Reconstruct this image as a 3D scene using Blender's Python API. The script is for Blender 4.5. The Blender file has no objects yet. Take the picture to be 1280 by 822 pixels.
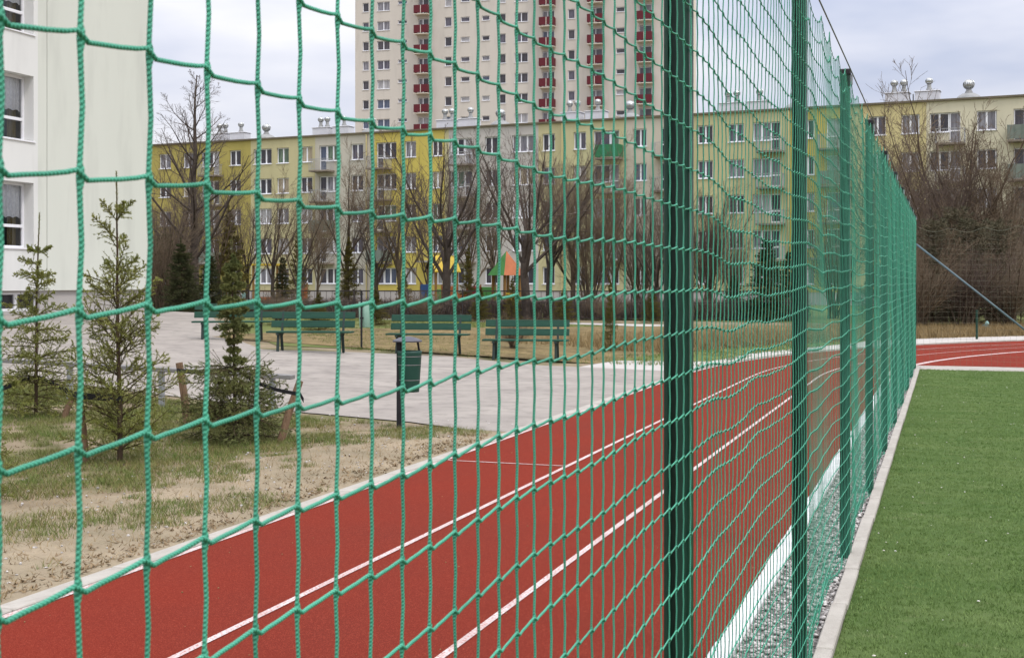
import bpy, bmesh, math, random
import numpy as np
from math import sin, cos, tan, atan, atan2, pi, radians, sqrt
from mathutils import Vector, Matrix
random.seed(7)
RNG = np.random.default_rng(7)
S = bpy.context.scene
COL = S.collection

# ------------------------------------------------------------------ camera
FPX = 1587.0                      # focal length in pixels of a 1280 px wide frame
PSI = atan(543.0 / FPX)           # the track direction (+Y) vanishes right of centre
CH = 1.75
cam_d = bpy.data.cameras.new('camera')
cam = bpy.data.objects.new('camera', cam_d)
COL.objects.link(cam)
cam.location = (0, 0, CH)
cam.rotation_euler = (pi / 2, 0, PSI)
cam_d.sensor_width = 36
cam_d.lens = FPX / 1280 * 36
cam_d.shift_y = -59 / 1280
cam_d.clip_start = 0.05
cam_d.clip_end = 3000
cam_d.dof.use_dof = True
cam_d.dof.focus_distance = 9.0
cam_d.dof.aperture_fstop = 26
S.camera = cam

# ------------------------------------------------------------------ sky + sun
SUN_AZ = radians(118)             # clockwise from +Y: from the right, a little behind the camera
SUN_EL = radians(56)
W = bpy.data.worlds.new('World')
S.world = W
W.use_nodes = True
wn, wl = W.node_tree.nodes, W.node_tree.links
wn.clear()
def N(t, tree=None, **kw):
    n = (tree or wn).new(t)
    for k, v in kw.items():
        setattr(n, k, v)
    return n
out = N('ShaderNodeOutputWorld'); bg = N('ShaderNodeBackground'); bg.inputs[1].default_value = 0.1
sky = N('ShaderNodeTexSky'); sky.sky_type = 'NISHITA'; sky.sun_disc = False
sky.sun_elevation = SUN_EL; sky.sun_rotation = SUN_AZ; sky.dust_density = 2.0
tc = N('ShaderNodeTexCoord')
mp = N('ShaderNodeMapping'); mp.inputs['Scale'].default_value = (1, 1, 3.2); mp.inputs['Location'].default_value = (0.35, 0.1, 0.0)
wl.new(tc.outputs['Generated'], mp.inputs[0])
nz = N('ShaderNodeTexNoise'); nz.inputs['Scale'].default_value = 2.6; nz.inputs['Detail'].default_value = 5; nz.inputs['Roughness'].default_value = 0.5
wl.new(mp.outputs[0], nz.inputs[0])
rmp = N('ShaderNodeValToRGB')
rmp.color_ramp.elements[0].position = 0.36; rmp.color_ramp.elements[0].color = (0.56, 0.61, 0.77, 1)
rmp.color_ramp.elements[1].position = 0.60; rmp.color_ramp.elements[1].color = (0.97, 0.96, 1.0, 1)
e = rmp.color_ramp.elements.new(0.47); e.color = (0.76, 0.78, 0.89, 1)
wl.new(nz.outputs[0], rmp.inputs[0])
sep = N('ShaderNodeSeparateXYZ'); wl.new(tc.outputs['Generated'], sep.inputs[0])
mx = N('ShaderNodeMath', operation='MAXIMUM'); wl.new(sep.outputs[2], mx.inputs[0]); mx.inputs[1].default_value = 0
pw = N('ShaderNodeMath', operation='POWER'); wl.new(mx.outputs[0], pw.inputs[0]); pw.inputs[1].default_value = 1.8
ma = N('ShaderNodeMath', operation='MULTIPLY_ADD'); wl.new(pw.outputs[0], ma.inputs[0])   # overcast sky: zenith brighter than horizon
ma.inputs[1].default_value = 24.0; ma.inputs[2].default_value = 8.6
vm = N('ShaderNodeVectorMath', operation='SCALE'); wl.new(rmp.outputs[0], vm.inputs[0]); wl.new(ma.outputs[0], vm.inputs['Scale'])
mixw = N('ShaderNodeMix', data_type='RGBA'); mixw.inputs[0].default_value = 0.9
wl.new(sky.outputs[0], mixw.inputs[6]); wl.new(vm.outputs[0], mixw.inputs[7])
wl.new(mixw.outputs[2], bg.inputs[0]); wl.new(bg.outputs[0], out.inputs[0])

sl = bpy.data.lights.new('sun', 'SUN'); sl.energy = 1.4; sl.angle = radians(11); sl.color = (1.0, 0.95, 0.88)
so = bpy.data.objects.new('sun', sl); COL.objects.link(so)
sd = Vector((sin(SUN_AZ) * cos(SUN_EL), cos(SUN_AZ) * cos(SUN_EL), sin(SUN_EL)))
so.rotation_euler = sd.to_track_quat('Z', 'Y').to_euler(); so.location = (20, -20, 60)
S.view_settings.view_transform = 'Standard'; S.view_settings.look = 'None'
S.view_settings.exposure = 0.2; S.view_settings.gamma = 1.0
S.cycles.max_bounces = 5; S.cycles.transparent_max_bounces = 8; S.cycles.diffuse_bounces = 3
S.cycles.use_adaptive_sampling = True

# ------------------------------------------------------------------ helpers
cP, sP = cos(PSI), sin(PSI)
def P(px, Z, z=0.0):
    X = (px - 640) / FPX * Z
    return Vector((X * cP - Z * sP, X * sP + Z * cP, z))
def ground_z(x, y):
    a = min(max((-8 - x) * 0.04, 0), 1.0)
    return a * min(max((52 - y) / 14.0, 0), 1)
def on_ground(px, Z, dz=0.0):
    p = P(px, Z); p.z = ground_z(p.x, p.y) + dz; return p
def zat(py, Z):                    # height of an image row at depth Z
    return CH - (py - 352) / FPX * Z

def tag(o, label=None, cat=None, group=None, kind=None):
    if label: o['label'] = label
    if cat: o['category'] = cat
    if group: o['group'] = group
    if kind: o['kind'] = kind
    return o
def thing(name, label, cat, loc=(0, 0, 0), rz=0.0, group=None):
    o = bpy.data.objects.new(name, None); COL.objects.link(o)
    o.location = loc; o.rotation_euler = (0, 0, rz); o.empty_display_size = 0.2
    return tag(o, label, cat, group)
def link(name, me, parent=None, loc=None, rot=None, scale=None):
    o = bpy.data.objects.new(name, me); COL.objects.link(o)
    if parent: o.parent = parent
    if loc is not None: o.location = loc
    if rot is not None: o.rotation_euler = rot
    if scale is not None: o.scale = scale
    return o
KIDS = {}
def copy_tree(o, parent=None):
    c = o.copy(); COL.objects.link(c); c.parent = parent
    for ch in o.children:
        copy_tree(ch, c)
    return c

class MB:
    def __init__(s): s.v = []; s.f = []
    def add(s, vs, fs):
        b = len(s.v); s.v += [tuple(v) for v in vs]; s.f += [tuple(i + b for i in f) for f in fs]
    def box(s, x0, x1, y0, y1, z0, z1, M=None):
        vs = [Vector(p) for p in ((x0,y0,z0),(x1,y0,z0),(x1,y1,z0),(x0,y1,z0),(x0,y0,z1),(x1,y0,z1),(x1,y1,z1),(x0,y1,z1))]
        if M: vs = [M @ p for p in vs]
        s.add(vs, [(3,2,1,0),(4,5,6,7),(0,1,5,4),(1,2,6,5),(2,3,7,6),(3,0,4,7)])
        return s
    def bar(s, a, b, w, h=None, up=(0, 0, 1)):          # rectangular bar from a to b
        a, b = Vector(a), Vector(b); h = h or w
        d = (b - a).normalized(); u = Vector(up)
        if abs(d.dot(u)) > .98: u = Vector((1, 0, 0))
        r = d.cross(u).normalized(); u = r.cross(d)
        vs = []
        for p in (a, b):
            for i, j in ((-1,-1),(1,-1),(1,1),(-1,1)):
                vs.append(p + r * (w/2*i) + u * (h/2*j))
        s.add(vs, [(0,1,2,3),(7,6,5,4),(0,4,5,1),(1,5,6,2),(2,6,7,3),(3,7,4,0)]); return s
    def tube(s, pts, rad, n=8, cap=True):
        pts = [Vector(p) for p in pts]; k = len(pts)
        if not hasattr(rad, '__len__'): rad = [rad] * k
        vs = []; ref = None
        for i, p in enumerate(pts):
            d = (pts[min(i+1,k-1)] - pts[max(i-1,0)]).normalized()
            if ref is None:
                ref = Vector((0,0,1)) if abs(d.z) < .9 else Vector((1,0,0))
            r = d.cross(ref).normalized(); u = r.cross(d)
            for j in range(n):
                a = 2*pi*j/n; vs.append(p + (r*cos(a) + u*sin(a)) * rad[i])
        fs = [(i*n+j, i*n+(j+1)%n, (i+1)*n+(j+1)%n, (i+1)*n+j) for i in range(k-1) for j in range(n)]
        if cap: fs += [tuple(range(n))[::-1], tuple((k-1)*n+j for j in range(n))]
        s.add(vs, fs); return s
    def lathe(s, prof, n=16, c=(0,0,0)):
        vs = []
        for r, z in prof:
            for j in range(n):
                a = 2*pi*j/n; vs.append((c[0]+r*cos(a), c[1]+r*sin(a), c[2]+z))
        k = len(prof)
        fs = [(i*n+j, i*n+(j+1)%n, (i+1)*n+(j+1)%n, (i+1)*n+j) for i in range(k-1) for j in range(n)]
        fs += [tuple(range(n))[::-1], tuple((k-1)*n+j for j in range(n))]
        s.add(vs, fs); return s
    def extrude(s, poly, z0, z1):
        n = len(poly)
        vs = [(x,y,z0) for x,y in poly] + [(x,y,z1) for x,y in poly]
        s.add(vs, [tuple(range(n))[::-1], tuple(range(n, 2*n))] + [(i,(i+1)%n,n+(i+1)%n,n+i) for i in range(n)]); return s
    def mesh(s, name, mat, smooth=False, bevel=0.0):
        me = bpy.data.meshes.new(name); me.from_pydata(s.v, [], s.f); me.update()
        if bevel:
            bm = bmesh.new(); bm.from_mesh(me)
            es = [e for e in bm.edges if e.is_manifold and e.calc_face_angle(0) > .6]
            bmesh.ops.bevel(bm, geom=es, offset=bevel, segments=1, affect='EDGES', profile=.5)
            bm.to_mesh(me); bm.free()
        if mat: me.materials.append(mat)
        if smooth: me.polygons.foreach_set('use_smooth', [True]*len(me.polygons))
        return me
    def obj(s, name, mat, parent=None, smooth=False, bevel=0.0, **kw):
        return link(name, s.mesh(name, mat, smooth, bevel), parent, **kw)

def np_mesh(name, verts, faces, mat, smooth=False, uv=None):
    """verts (n,3), faces (m,k) with k = 3 or 4"""
    me = bpy.data.meshes.new(name); k = faces.shape[1]; m = len(faces)
    me.vertices.add(len(verts)); me.vertices.foreach_set('co', np.ascontiguousarray(verts, dtype=np.float32).ravel())
    me.loops.add(m*k); me.loops.foreach_set('vertex_index', np.ascontiguousarray(faces, dtype=np.int32).ravel())
    me.polygons.add(m); me.polygons.foreach_set('loop_start', np.arange(0, m*k, k, dtype=np.int32))
    me.polygons.foreach_set('loop_total', np.full(m, k, dtype=np.int32))
    if smooth: me.polygons.foreach_set('use_smooth', np.ones(m, dtype=bool))
    if uv is not None:
        l = me.uv_layers.new(name='UVMap'); l.data.foreach_set('uv', np.ascontiguousarray(uv, dtype=np.float32).ravel())
    me.update(calc_edges=True); me.validate()
    if mat: me.materials.append(mat)
    return me
def norm(a): return a / np.maximum(np.linalg.norm(a, axis=-1, keepdims=True), 1e-9)
def tubes(pts, rad, n):
    """pts (M,N,3) rad (M,N) -> verts, quad faces"""
    M_, N_ = pts.shape[:2]
    d = np.empty_like(pts); d[:,1:-1] = pts[:,2:] - pts[:,:-2]; d[:,0] = pts[:,1]-pts[:,0]; d[:,-1] = pts[:,-1]-pts[:,-2]
    d = norm(d)
    m = norm(pts[:,-1]-pts[:,0]); ref = np.where(np.abs(m[:,2:3]) < .8, np.array([[0,0,1.]]), np.array([[1.,0.3,0]]))
    r = norm(np.cross(d, ref[:,None,:])); u = np.cross(r, d)
    a = np.arange(n)*2*pi/n
    v = pts[:,:,None,:] + rad[:,:,None,None]*(r[:,:,None,:]*np.cos(a)[None,None,:,None] + u[:,:,None,:]*np.sin(a)[None,None,:,None])
    idx = np.arange(M_*N_*n).reshape(M_, N_, n)
    f = np.stack([idx[:,:-1,:], np.roll(idx,-1,2)[:,:-1,:], np.roll(idx,-1,2)[:,1:,:], idx[:,1:,:]], -1).reshape(-1,4)
    return v.reshape(-1,3), f
def join_np(parts):
    vs, fs, b = [], [], 0
    for v, f in parts:
        vs.append(v); fs.append(f+b); b += len(v)
    return np.concatenate(vs), np.concatenate(fs)

# ------------------------------------------------------------------ materials
def lin(r, g, b):
    f = lambda c: (c/255/12.92) if c/255 <= .04045 else ((c/255+.055)/1.055)**2.4
    return (f(r), f(g), f(b))
def mat(name, c1, c2=None, scale=4.0, rough=.8, bump=0.0, bscale=40.0, spec=.3, lo=.35, hi=.65, c3=None, scale3=60.0, amt3=.5, metal=0.0, detail=6, vec='Object', stretch=None, bdist=.01, lo3=.5, hi3=.7):
    m = bpy.data.materials.new(name); m.use_nodes = True
    nt = m.node_tree; nd, lk = nt.nodes, nt.links
    b = nd['Principled BSDF']
    b.inputs['Roughness'].default_value = rough; b.inputs['Specular IOR Level'].default_value = spec; b.inputs['Metallic'].default_value = metal
    b.inputs['Base Color'].default_value = (*c1, 1)
    tc = nd.new('ShaderNodeTexCoord'); src = tc.outputs[vec]
    if stretch:
        mp = nd.new('ShaderNodeMapping'); mp.inputs['Scale'].default_value = stretch; lk.new(src, mp.inputs[0]); src = mp.outputs[0]
    col = None
    def noise(sc, d=detail):
        n = nd.new('ShaderNodeTexNoise'); n.inputs['Scale'].default_value = sc; n.inputs['Detail'].default_value = d; n.inputs['Roughness'].default_value = .6
        lk.new(src, n.inputs['Vector']); return n.outputs[0]
    def ramp(s, a, z):
        r = nd.new('ShaderNodeMapRange'); r.inputs[1].default_value = a; r.inputs[2].default_value = z; lk.new(s, r.inputs[0]); return r.outputs[0]
    if c2:
        mixn = nd.new('ShaderNodeMix'); mixn.data_type = 'RGBA'
        mixn.inputs[6].default_value = (*c1, 1); mixn.inputs[7].default_value = (*c2, 1)
        lk.new(ramp(noise(scale), lo, hi), mixn.inputs[0]); col = mixn.outputs[2]
    if c3:
        m3 = nd.new('ShaderNodeMix'); m3.data_type = 'RGBA'
        if col: lk.new(col, m3.inputs[6])
        else: m3.inputs[6].default_value = (*c1, 1)
        m3.inputs[7].default_value = (*c3, 1)
        mm = nd.new('ShaderNodeMath'); mm.operation = 'MULTIPLY'; mm.inputs[1].default_value = amt3
        lk.new(ramp(noise(scale3, 3), lo3, hi3), mm.inputs[0]); lk.new(mm.outputs[0], m3.inputs[0]); col = m3.outputs[2]
    if col: lk.new(col, b.inputs['Base Color'])
    if bump:
        bn = nd.new('ShaderNodeBump'); bn.inputs['Strength'].default_value = bump; bn.inputs['Distance'].default_value = bdist
        lk.new(noise(bscale, 4), bn.inputs['Height']); lk.new(bn.outputs[0], b.inputs['Normal'])
    m['_'] = 0
    return m

M = {}
# ground
M['soil'] = mat('bare_soil', (.27,.215,.14), (.19,.15,.10), 1.6, .95, .6, 30, .1, c3=(.10,.105,.035), scale3=1.1, amt3=.75, lo3=.47, hi3=.60, bdist=.03)
M['sand'] = mat('sandy_soil', (.315,.255,.175), (.21,.175,.115), 1.4, .95, .9, 22, .05, c3=(.24,.19,.13), scale3=9, amt3=.6, bdist=.03)
M['asphalt'] = mat('pale_asphalt', (.315,.285,.25), (.25,.225,.20), .8, .95, .35, 90, .05, c3=(.19,.17,.15), scale3=3.2, amt3=.7, lo3=.50, hi3=.72)
M['lawn'] = mat('thin_lawn', (.115,.145,.042), (.175,.165,.07), .5, .95, .8, 14, .1, c3=(.08,.10,.025), scale3=3.0, amt3=.7, lo3=.42, hi3=.62, bdist=.04)
M['dry'] = mat('dry_grass_ground', (.20,.15,.07), (.11,.085,.04), 1.8, .95, 1.0, 9, .1, c3=(.30,.22,.11), scale3=7, amt3=.7, bdist=.06)
M['path'] = mat('pale_concrete_path', (.44,.41,.375), (.36,.335,.30), 1.3, .9, .2, 50, .2)
M['track'] = mat('red_rubber', (.168,.0235,.0140), (.138,.0245,.0165), .45, .95, .8, 300, .04, lo=.40, hi=.75, c3=(.38,.082,.045), scale3=170, amt3=.7, lo3=.54, hi3=.68, bdist=.005)
M['line'] = mat('worn_white_line', (.60,.53,.51), (.46,.37,.35), 3, .9, .5, 300, .1, c3=(.36,.13,.10), scale3=75, amt3=.9, lo3=.48, hi3=.62, bdist=.004)
M['turf'] = mat('turf_base', (.065,.118,.026), (.105,.155,.045), 1.1, .9, .8, 160, .15, c3=(.16,.18,.07), scale3=9, amt3=.4, lo3=.6, hi3=.8, bdist=.02)
M['blade'] = mat('turf_blade', (.105,.178,.044), (.185,.258,.085), 2.2, .7, 0, 1, .15, c3=(.40,.38,.24), scale3=4.5, amt3=.75, lo3=.62, hi3=.78, stretch=(.45,1.6,1))
M['kerb'] = mat('kerb_concrete', (.40,.372,.325), (.33,.305,.265), 3, .9, .4, 120, .2, c3=(.25,.22,.19), scale3=14, amt3=.4)
M['kerbwhite'] = mat('white_painted_kerb', (.64,.63,.62), (.54,.53,.52), 4, .8, .3, 90, .2, c3=(.40,.37,.35), scale3=18, amt3=.35)
M['gravel'] = mat('gravel_stones', (.52,.49,.46), (.22,.20,.185), 25, .9, .3, 200, .2, c3=(.68,.65,.62), scale3=40, amt3=.7)
M['gravelbase'] = mat('gravel_bed', (.30,.28,.26), (.14,.13,.12), 30, .95, 1, 60, .1, bdist=.03)
M['grassblade'] = mat('grass_blades', (.105,.155,.035), (.18,.18,.06), 1.5, .85, 0, 1, .15, c3=(.28,.22,.11), scale3=20, amt3=.6)
M['litter'] = mat('dead_leaves', (.15,.105,.065), (.26,.19,.11), 9, .95, 0, 1, .1)
M['straw'] = mat('dry_blades', (.30,.22,.11), (.17,.12,.055), 3, .9, 0, 1, .1)
# fence
def rope_mat():
    m = mat('green_braided_rope', (.028,.30,.165)); nt = m.node_tree; nd, lk = nt.nodes, nt.links; b = nd['Principled BSDF']
    b.inputs['Roughness'].default_value = .55
    uv = nd.new('ShaderNodeUVMap'); sp = nd.new('ShaderNodeSeparateXYZ'); lk.new(uv.outputs[0], sp.inputs[0])
    def wave(su, sv):
        a = nd.new('ShaderNodeMath'); a.operation = 'MULTIPLY'; a.inputs[1].default_value = su*2*pi; lk.new(sp.outputs[0], a.inputs[0])
        c = nd.new('ShaderNodeMath'); c.operation = 'MULTIPLY_ADD'; c.inputs[1].default_value = sv*2*pi; lk.new(sp.outputs[1], c.inputs[0]); lk.new(a.outputs[0], c.inputs[2])
        s = nd.new('ShaderNodeMath'); s.operation = 'SINE'; lk.new(c.outputs[0], s.inputs[0]); return s.outputs[0]
    w1, w2 = wave(2, 250), wave(-2, 250)
    mm = nd.new('ShaderNodeMath'); mm.operation = 'MULTIPLY_ADD'; lk.new(w2, mm.inputs[0]); mm.inputs[1].default_value = .6; lk.new(w1, mm.inputs[2])
    mr = nd.new('ShaderNodeMapRange'); mr.inputs[1].default_value = -.7; mr.inputs[2].default_value = .7; lk.new(mm.outputs[0], mr.inputs[0])
    mix = nd.new('ShaderNodeMix'); mix.data_type = 'RGBA'; mix.inputs[6].default_value = (.026,.185,.112,1); mix.inputs[7].default_value = (.092,.42,.275,1)  # darker green paints in the shade of the gaps between braid strands
    lk.new(mr.outputs[0], mix.inputs[0])
    tc2 = nd.new('ShaderNodeTexCoord'); nn = nd.new('ShaderNodeTexNoise'); nn.inputs['Scale'].default_value = 7; nn.inputs['Detail'].default_value = 4; lk.new(tc2.outputs['Object'], nn.inputs[0])
    oi = nd.new('ShaderNodeObjectInfo'); ad = nd.new('ShaderNodeMath'); ad.operation = 'MULTIPLY_ADD'; ad.inputs[1].default_value = .35; lk.new(oi.outputs['Random'], ad.inputs[0]); lk.new(nn.outputs[0], ad.inputs[2])
    vr = nd.new('ShaderNodeMapRange'); vr.inputs[1].default_value = .3; vr.inputs[2].default_value = 1.0; vr.inputs[3].default_value = .72; vr.inputs[4].default_value = 1.22; lk.new(ad.outputs[0], vr.inputs[0])
    sc2 = nd.new('ShaderNodeVectorMath'); sc2.operation = 'SCALE'; lk.new(mix.outputs[2], sc2.inputs[0]); lk.new(vr.outputs[0], sc2.inputs['Scale'])
    lk.new(sc2.outputs[0], b.inputs['Base Color'])
    bn = nd.new('ShaderNodeBump'); bn.inputs['Strength'].default_value = .6; bn.inputs['Distance'].default_value = .001
    lk.new(mr.outputs[0], bn.inputs['Height']); lk.new(bn.outputs[0], b.inputs['Normal'])
    return m
M['rope'] = rope_mat()
M['post'] = mat('dark_green_paint', (.0045,.040,.023), (.004,.032,.019), 3, .4, .15, 60, .4)
M['black'] = mat('black_plastic', (.012,.012,.014), (.02,.02,.022), 8, .6, .1, 60, .3)
M['steel'] = mat('galvanised_steel', (.45,.47,.49), (.33,.35,.37), 12, .45, .05, 60, .5, metal=.7)
M['cable'] = mat('coated_cable', (.10,.12,.11), (.16,.18,.17), 30, .5, 0, 1, .4)
M['twine'] = mat('faded_net_twine', (.13,.14,.10), (.19,.16,.11), 2, .8)
# street furniture
M['bench'] = mat('green_painted_boards', (.007,.046,.027), (.010,.060,.036), 3, .6, .3, 20, .3, stretch=(1,8,8), c3=(.03,.07,.045), scale3=10, amt3=.5)
M['benchleg'] = mat('dark_bench_iron', (.016,.030,.026), (.025,.04,.035), 8, .6, .2, 50, .35)
M['binroof'] = mat('dark_bin_roof', (.075,.075,.09), (.10,.10,.115), 4, .6)
M['bracesteel'] = mat('blue_grey_steel_pole', (.10,.15,.165), (.07,.11,.125), 8, .5, 0, 1, .4)
M['bingreen'] = mat('dark_green_bin_metal', (.007,.046,.032), (.010,.058,.040), 4, .5, .15, 40, .4)
M['mint'] = mat('mint_green_bin', (.36,.58,.47), (.30,.50,.40), 3, .6, .1, 30, .3)
M['greyrail'] = mat('weathered_grey_rail', (.24,.23,.22), (.16,.155,.15), 6, .8, .3, 40, .2, stretch=(1,10,10))
M['stake'] = mat('brown_wood_stake', (.20,.125,.075), (.12,.075,.045), 5, .85, .6, 30, .15, stretch=(6,6,1), c3=(.28,.20,.13), scale3=18, amt3=.5)
# plants
M['bark'] = mat('dark_bark', (.085,.068,.056), (.05,.040,.034), 5, .95, .7, 18, .1, c3=(.11,.09,.07), scale3=9, amt3=.5)
M['barkb'] = mat('brown_bark', (.13,.098,.068), (.08,.06,.043), 5, .95, .7, 18, .1)
M['twig'] = mat('twigs_dark', (.085,.066,.055), (.125,.092,.070), .7, .9)
M['twigb'] = mat('twigs_brown', (.185,.135,.085), (.125,.092,.060), .6, .9)
M['twigr'] = mat('twigs_reddish', (.125,.088,.066), (.090,.066,.052), .6, .9)
M['needle'] = mat('spruce_needles', (.19,.215,.045), (.27,.27,.075), 3.2, .65, 0, 1, .2, c3=(.13,.155,.038), scale3=1.7, amt3=.8)
M['needled'] = mat('spruce_needles_dark', (.125,.15,.045), (.19,.195,.065), 3.2, .65, 0, 1, .2, c3=(.065,.085,.03), scale3=1.7, amt3=.8)
M['needlef'] = mat('conifer_needles_far', (.045,.056,.024), (.085,.088,.036), 1.2, .8, 0, 1, .15)
M['needleb'] = mat('evergreen_bush_foliage', (.085,.085,.048), (.16,.135,.085), 1.2, .8, 0, 1, .15, c3=(.02,.025,.014), scale3=2.5, amt3=.8)
M['needley'] = mat('conifer_needles_yellowish', (.105,.095,.022), (.16,.13,.035), 1.2, .8, 0, 1, .15, c3=(.05,.055,.015), scale3=2, amt3=.8)
M['sprucebark'] = mat('spruce_bark', (.085,.058,.038), (.05,.036,.025), 8, .9, .5, 40, .1)
# buildings
def render_mat(n, c, d=.88):
    return mat(n, c, tuple(x*d for x in c), .35, .9, .12, 14, .15, c3=tuple(x*.74 for x in c), scale3=1.1, amt3=.38, stretch=(1,1,.22))
M['school'] = render_mat('school_plaster', (.63,.645,.575), .95)
M['schoolw'] = render_mat('school_plaster_white', (.70,.70,.67), .96)
M['plinth'] = render_mat('plinth_render', (.43,.405,.38), .92)
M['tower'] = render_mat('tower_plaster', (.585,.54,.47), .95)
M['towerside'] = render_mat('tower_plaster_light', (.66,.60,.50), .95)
M['red'] = mat('red_balcony_panel', (.125,.012,.020), (.095,.010,.016), 1.3, .6, 0, 1, .3)
M['frame'] = mat('white_window_frame', (.80,.80,.82), (.74,.74,.76), 2, .5, 0, 1, .3)
M['sill'] = mat('white_sill', (.70,.70,.70), (.6,.6,.6), 3, .6)
M['coping'] = mat('brown_roof_edge', (.115,.095,.062), (.16,.135,.09), .5, .8)
M['roofgrey'] = mat('roof_felt', (.10,.10,.10), (.14,.14,.14), .4, .9)
M['chimney'] = mat('whitewashed_chimney', (.66,.66,.68), (.55,.55,.56), .9, .9)
M['ventmetal'] = mat('vent_metal', (.55,.56,.55), (.42,.43,.41), 3, .32, 0, 1, .5, metal=.85)
M['ventbase'] = mat('vent_base_grey', (.22,.225,.22), (.30,.30,.29), 2, .7)
M['slab'] = mat('stained_balcony_slab', (.17,.14,.11), (.26,.22,.18), 1.3, .9)
M['concrete'] = mat('balcony_concrete', (.34,.32,.29), (.26,.24,.22), 1.3, .9)
M['railg'] = mat('grey_railing', (.38,.38,.37), (.3,.3,.3), 2, .6)
M['railgreen'] = mat('green_balcony_panel', (.035,.20,.085), (.025,.15,.065), 2, .6)
M['raildark'] = mat('dark_balcony_panel', (.14,.17,.14), (.18,.20,.17), 2, .7)
GL = []
for i, (c, d) in enumerate([((.022,.020,.026),(.05,.045,.055)), ((.035,.030,.036),(.075,.066,.075)), ((.055,.050,.068),(.12,.11,.14)),
                            ((.12,.115,.13),(.26,.25,.27)), ((.40,.39,.38),(.26,.25,.26)), ((.055,.09,.06),(.14,.19,.12)), ((.05,.065,.11),(.10,.12,.17)), ((.30,.24,.15),(.42,.36,.26))]):
    GL.append(mat('window_pane_%s' % ['dark','dusky','violet','net_curtain','white_curtain','green_blind','bluish','beige_blind'][i], c, d, 2.0, .12, 0, 1, .5, stretch=(3,3,.5)))
PAL = dict(olive=(.39,.33,.10), paley=(.50,.455,.26), beige=(.50,.468,.39), bright=(.55,.45,.115), grey=(.50,.468,.43), greeny=(.52,.485,.28),
           pinkish=(.54,.485,.39), oliveyel=(.49,.455,.25), strong=(.49,.40,.10), mid=(.57,.49,.25), cream=(.62,.575,.42))
for k, c in PAL.items(): M['f_'+k] = render_mat('facade_'+k, c, .9)
def transp_glass():
    m = bpy.data.materials.new('clear_window_glass'); m.use_nodes = True; nd, lk = m.node_tree.nodes, m.node_tree.links
    nd.clear(); o = nd.new('ShaderNodeOutputMaterial'); g = nd.new('ShaderNodeBsdfGlossy'); g.inputs['Roughness'].default_value = .02
    t = nd.new('ShaderNodeBsdfTransparent'); t.inputs[0].default_value = (.97,.98,.975,1); fr = nd.new('ShaderNodeFresnel'); fr.inputs[0].default_value = 1.5
    mr = nd.new('ShaderNodeMapRange'); mr.inputs[3].default_value = .03; mr.inputs[4].default_value = 1.0; lk.new(fr.outputs[0], mr.inputs[0])
    mx = nd.new('ShaderNodeMixShader'); lk.new(mr.outputs[0], mx.inputs[0]); lk.new(t.outputs[0], mx.inputs[1]); lk.new(g.outputs[0], mx.inputs[2]); lk.new(mx.outputs[0], o.inputs[0])
    return m
M['glass'] = transp_glass()
M['curtain'] = mat('lace_curtain', (.86,.87,.90), (.66,.67,.72), 14, .9, .6, 20, .1, stretch=(1,6,.6), c3=(.30,.31,.35), scale3=40, amt3=.5)
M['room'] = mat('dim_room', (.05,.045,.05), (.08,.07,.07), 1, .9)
M['ochre'] = mat('ochre_drape', (.20,.155,.05), (.13,.10,.035), 6, .9, stretch=(1,6,.4))
# playground
for n, c in dict(pyel=(.60,.42,.04), pora=(.48,.15,.055), pgrn=(.07,.25,.06), pred=(.30,.025,.04), pblu=(.04,.09,.24), pwood=(.30,.16,.05), pdark=(.07,.045,.03)).items():
    M[n] = mat('playground_'+n[1:], c, tuple(x*.8 for x in c), 2, .6, .1, 20, .3)
M['railblack'] = mat('dark_iron_fence', (.022,.018,.018), (.04,.03,.028), 3, .7)
M['pink'] = mat('pink_plaster', (.50,.34,.33), (.42,.28,.27), 1, .9)
M['teal'] = mat('teal_cloth', (.02,.12,.14), (.03,.16,.18), 6, .8)
M['pale'] = mat('pale_cloth', (.32,.50,.46), (.25,.42,.40), 6, .8)
M['petal'] = mat('pale_litter', (.72,.72,.66), (.55,.5,.42), 9, .8)

# ------------------------------------------------------------------ ground sheets
def sheet(name, poly, dz, m, grid=0, kind='structure', zf=ground_z):
    bm = bmesh.new(); vs = [bm.verts.new((x, y, 0)) for x, y in poly]; bm.faces.new(vs)
    if grid:
        for ax in (0, 1):
            lo = min(p[ax] for p in poly); hi = max(p[ax] for p in poly)
            t = math.floor(lo/grid)*grid + grid
            while t < hi:
                co = [0,0,0]; co[ax] = t; no = [0,0,0]; no[ax] = 1
                bmesh.ops.bisect_plane(bm, geom=bm.verts[:]+bm.edges[:]+bm.faces[:], plane_co=co, plane_no=no); t += grid
    for v in bm.verts: v.co.z = zf(v.co.x, v.co.y) + dz
    bmesh.ops.recalc_face_normals(bm, faces=bm.faces[:])
    for f in bm.faces:
        if f.normal.z < 0: f.normal_flip()
    me = bpy.data.meshes.new(name); bm.to_mesh(me); bm.free(); me.materials.append(m)
    o = link(name, me); tag(o, kind=kind); return o
xs = [-900,-400,-150] + list(range(-64, 13)) + [40,100,300,900]
ys = [-300,-60] + list(range(-6, 65)) + [90,140,250,500,1400]
gv = [(x, y, ground_z(x, y)) for y in ys for x in xs]
nx = len(xs)
gf = [(j*nx+i, j*nx+i+1, (j+1)*nx+i+1, (j+1)*nx+i) for j in range(len(ys)-1) for i in range(nx-1)]
g = MB(); g.add(gv, gf); tag(g.obj('ground', M['soil']), kind='structure')

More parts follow.
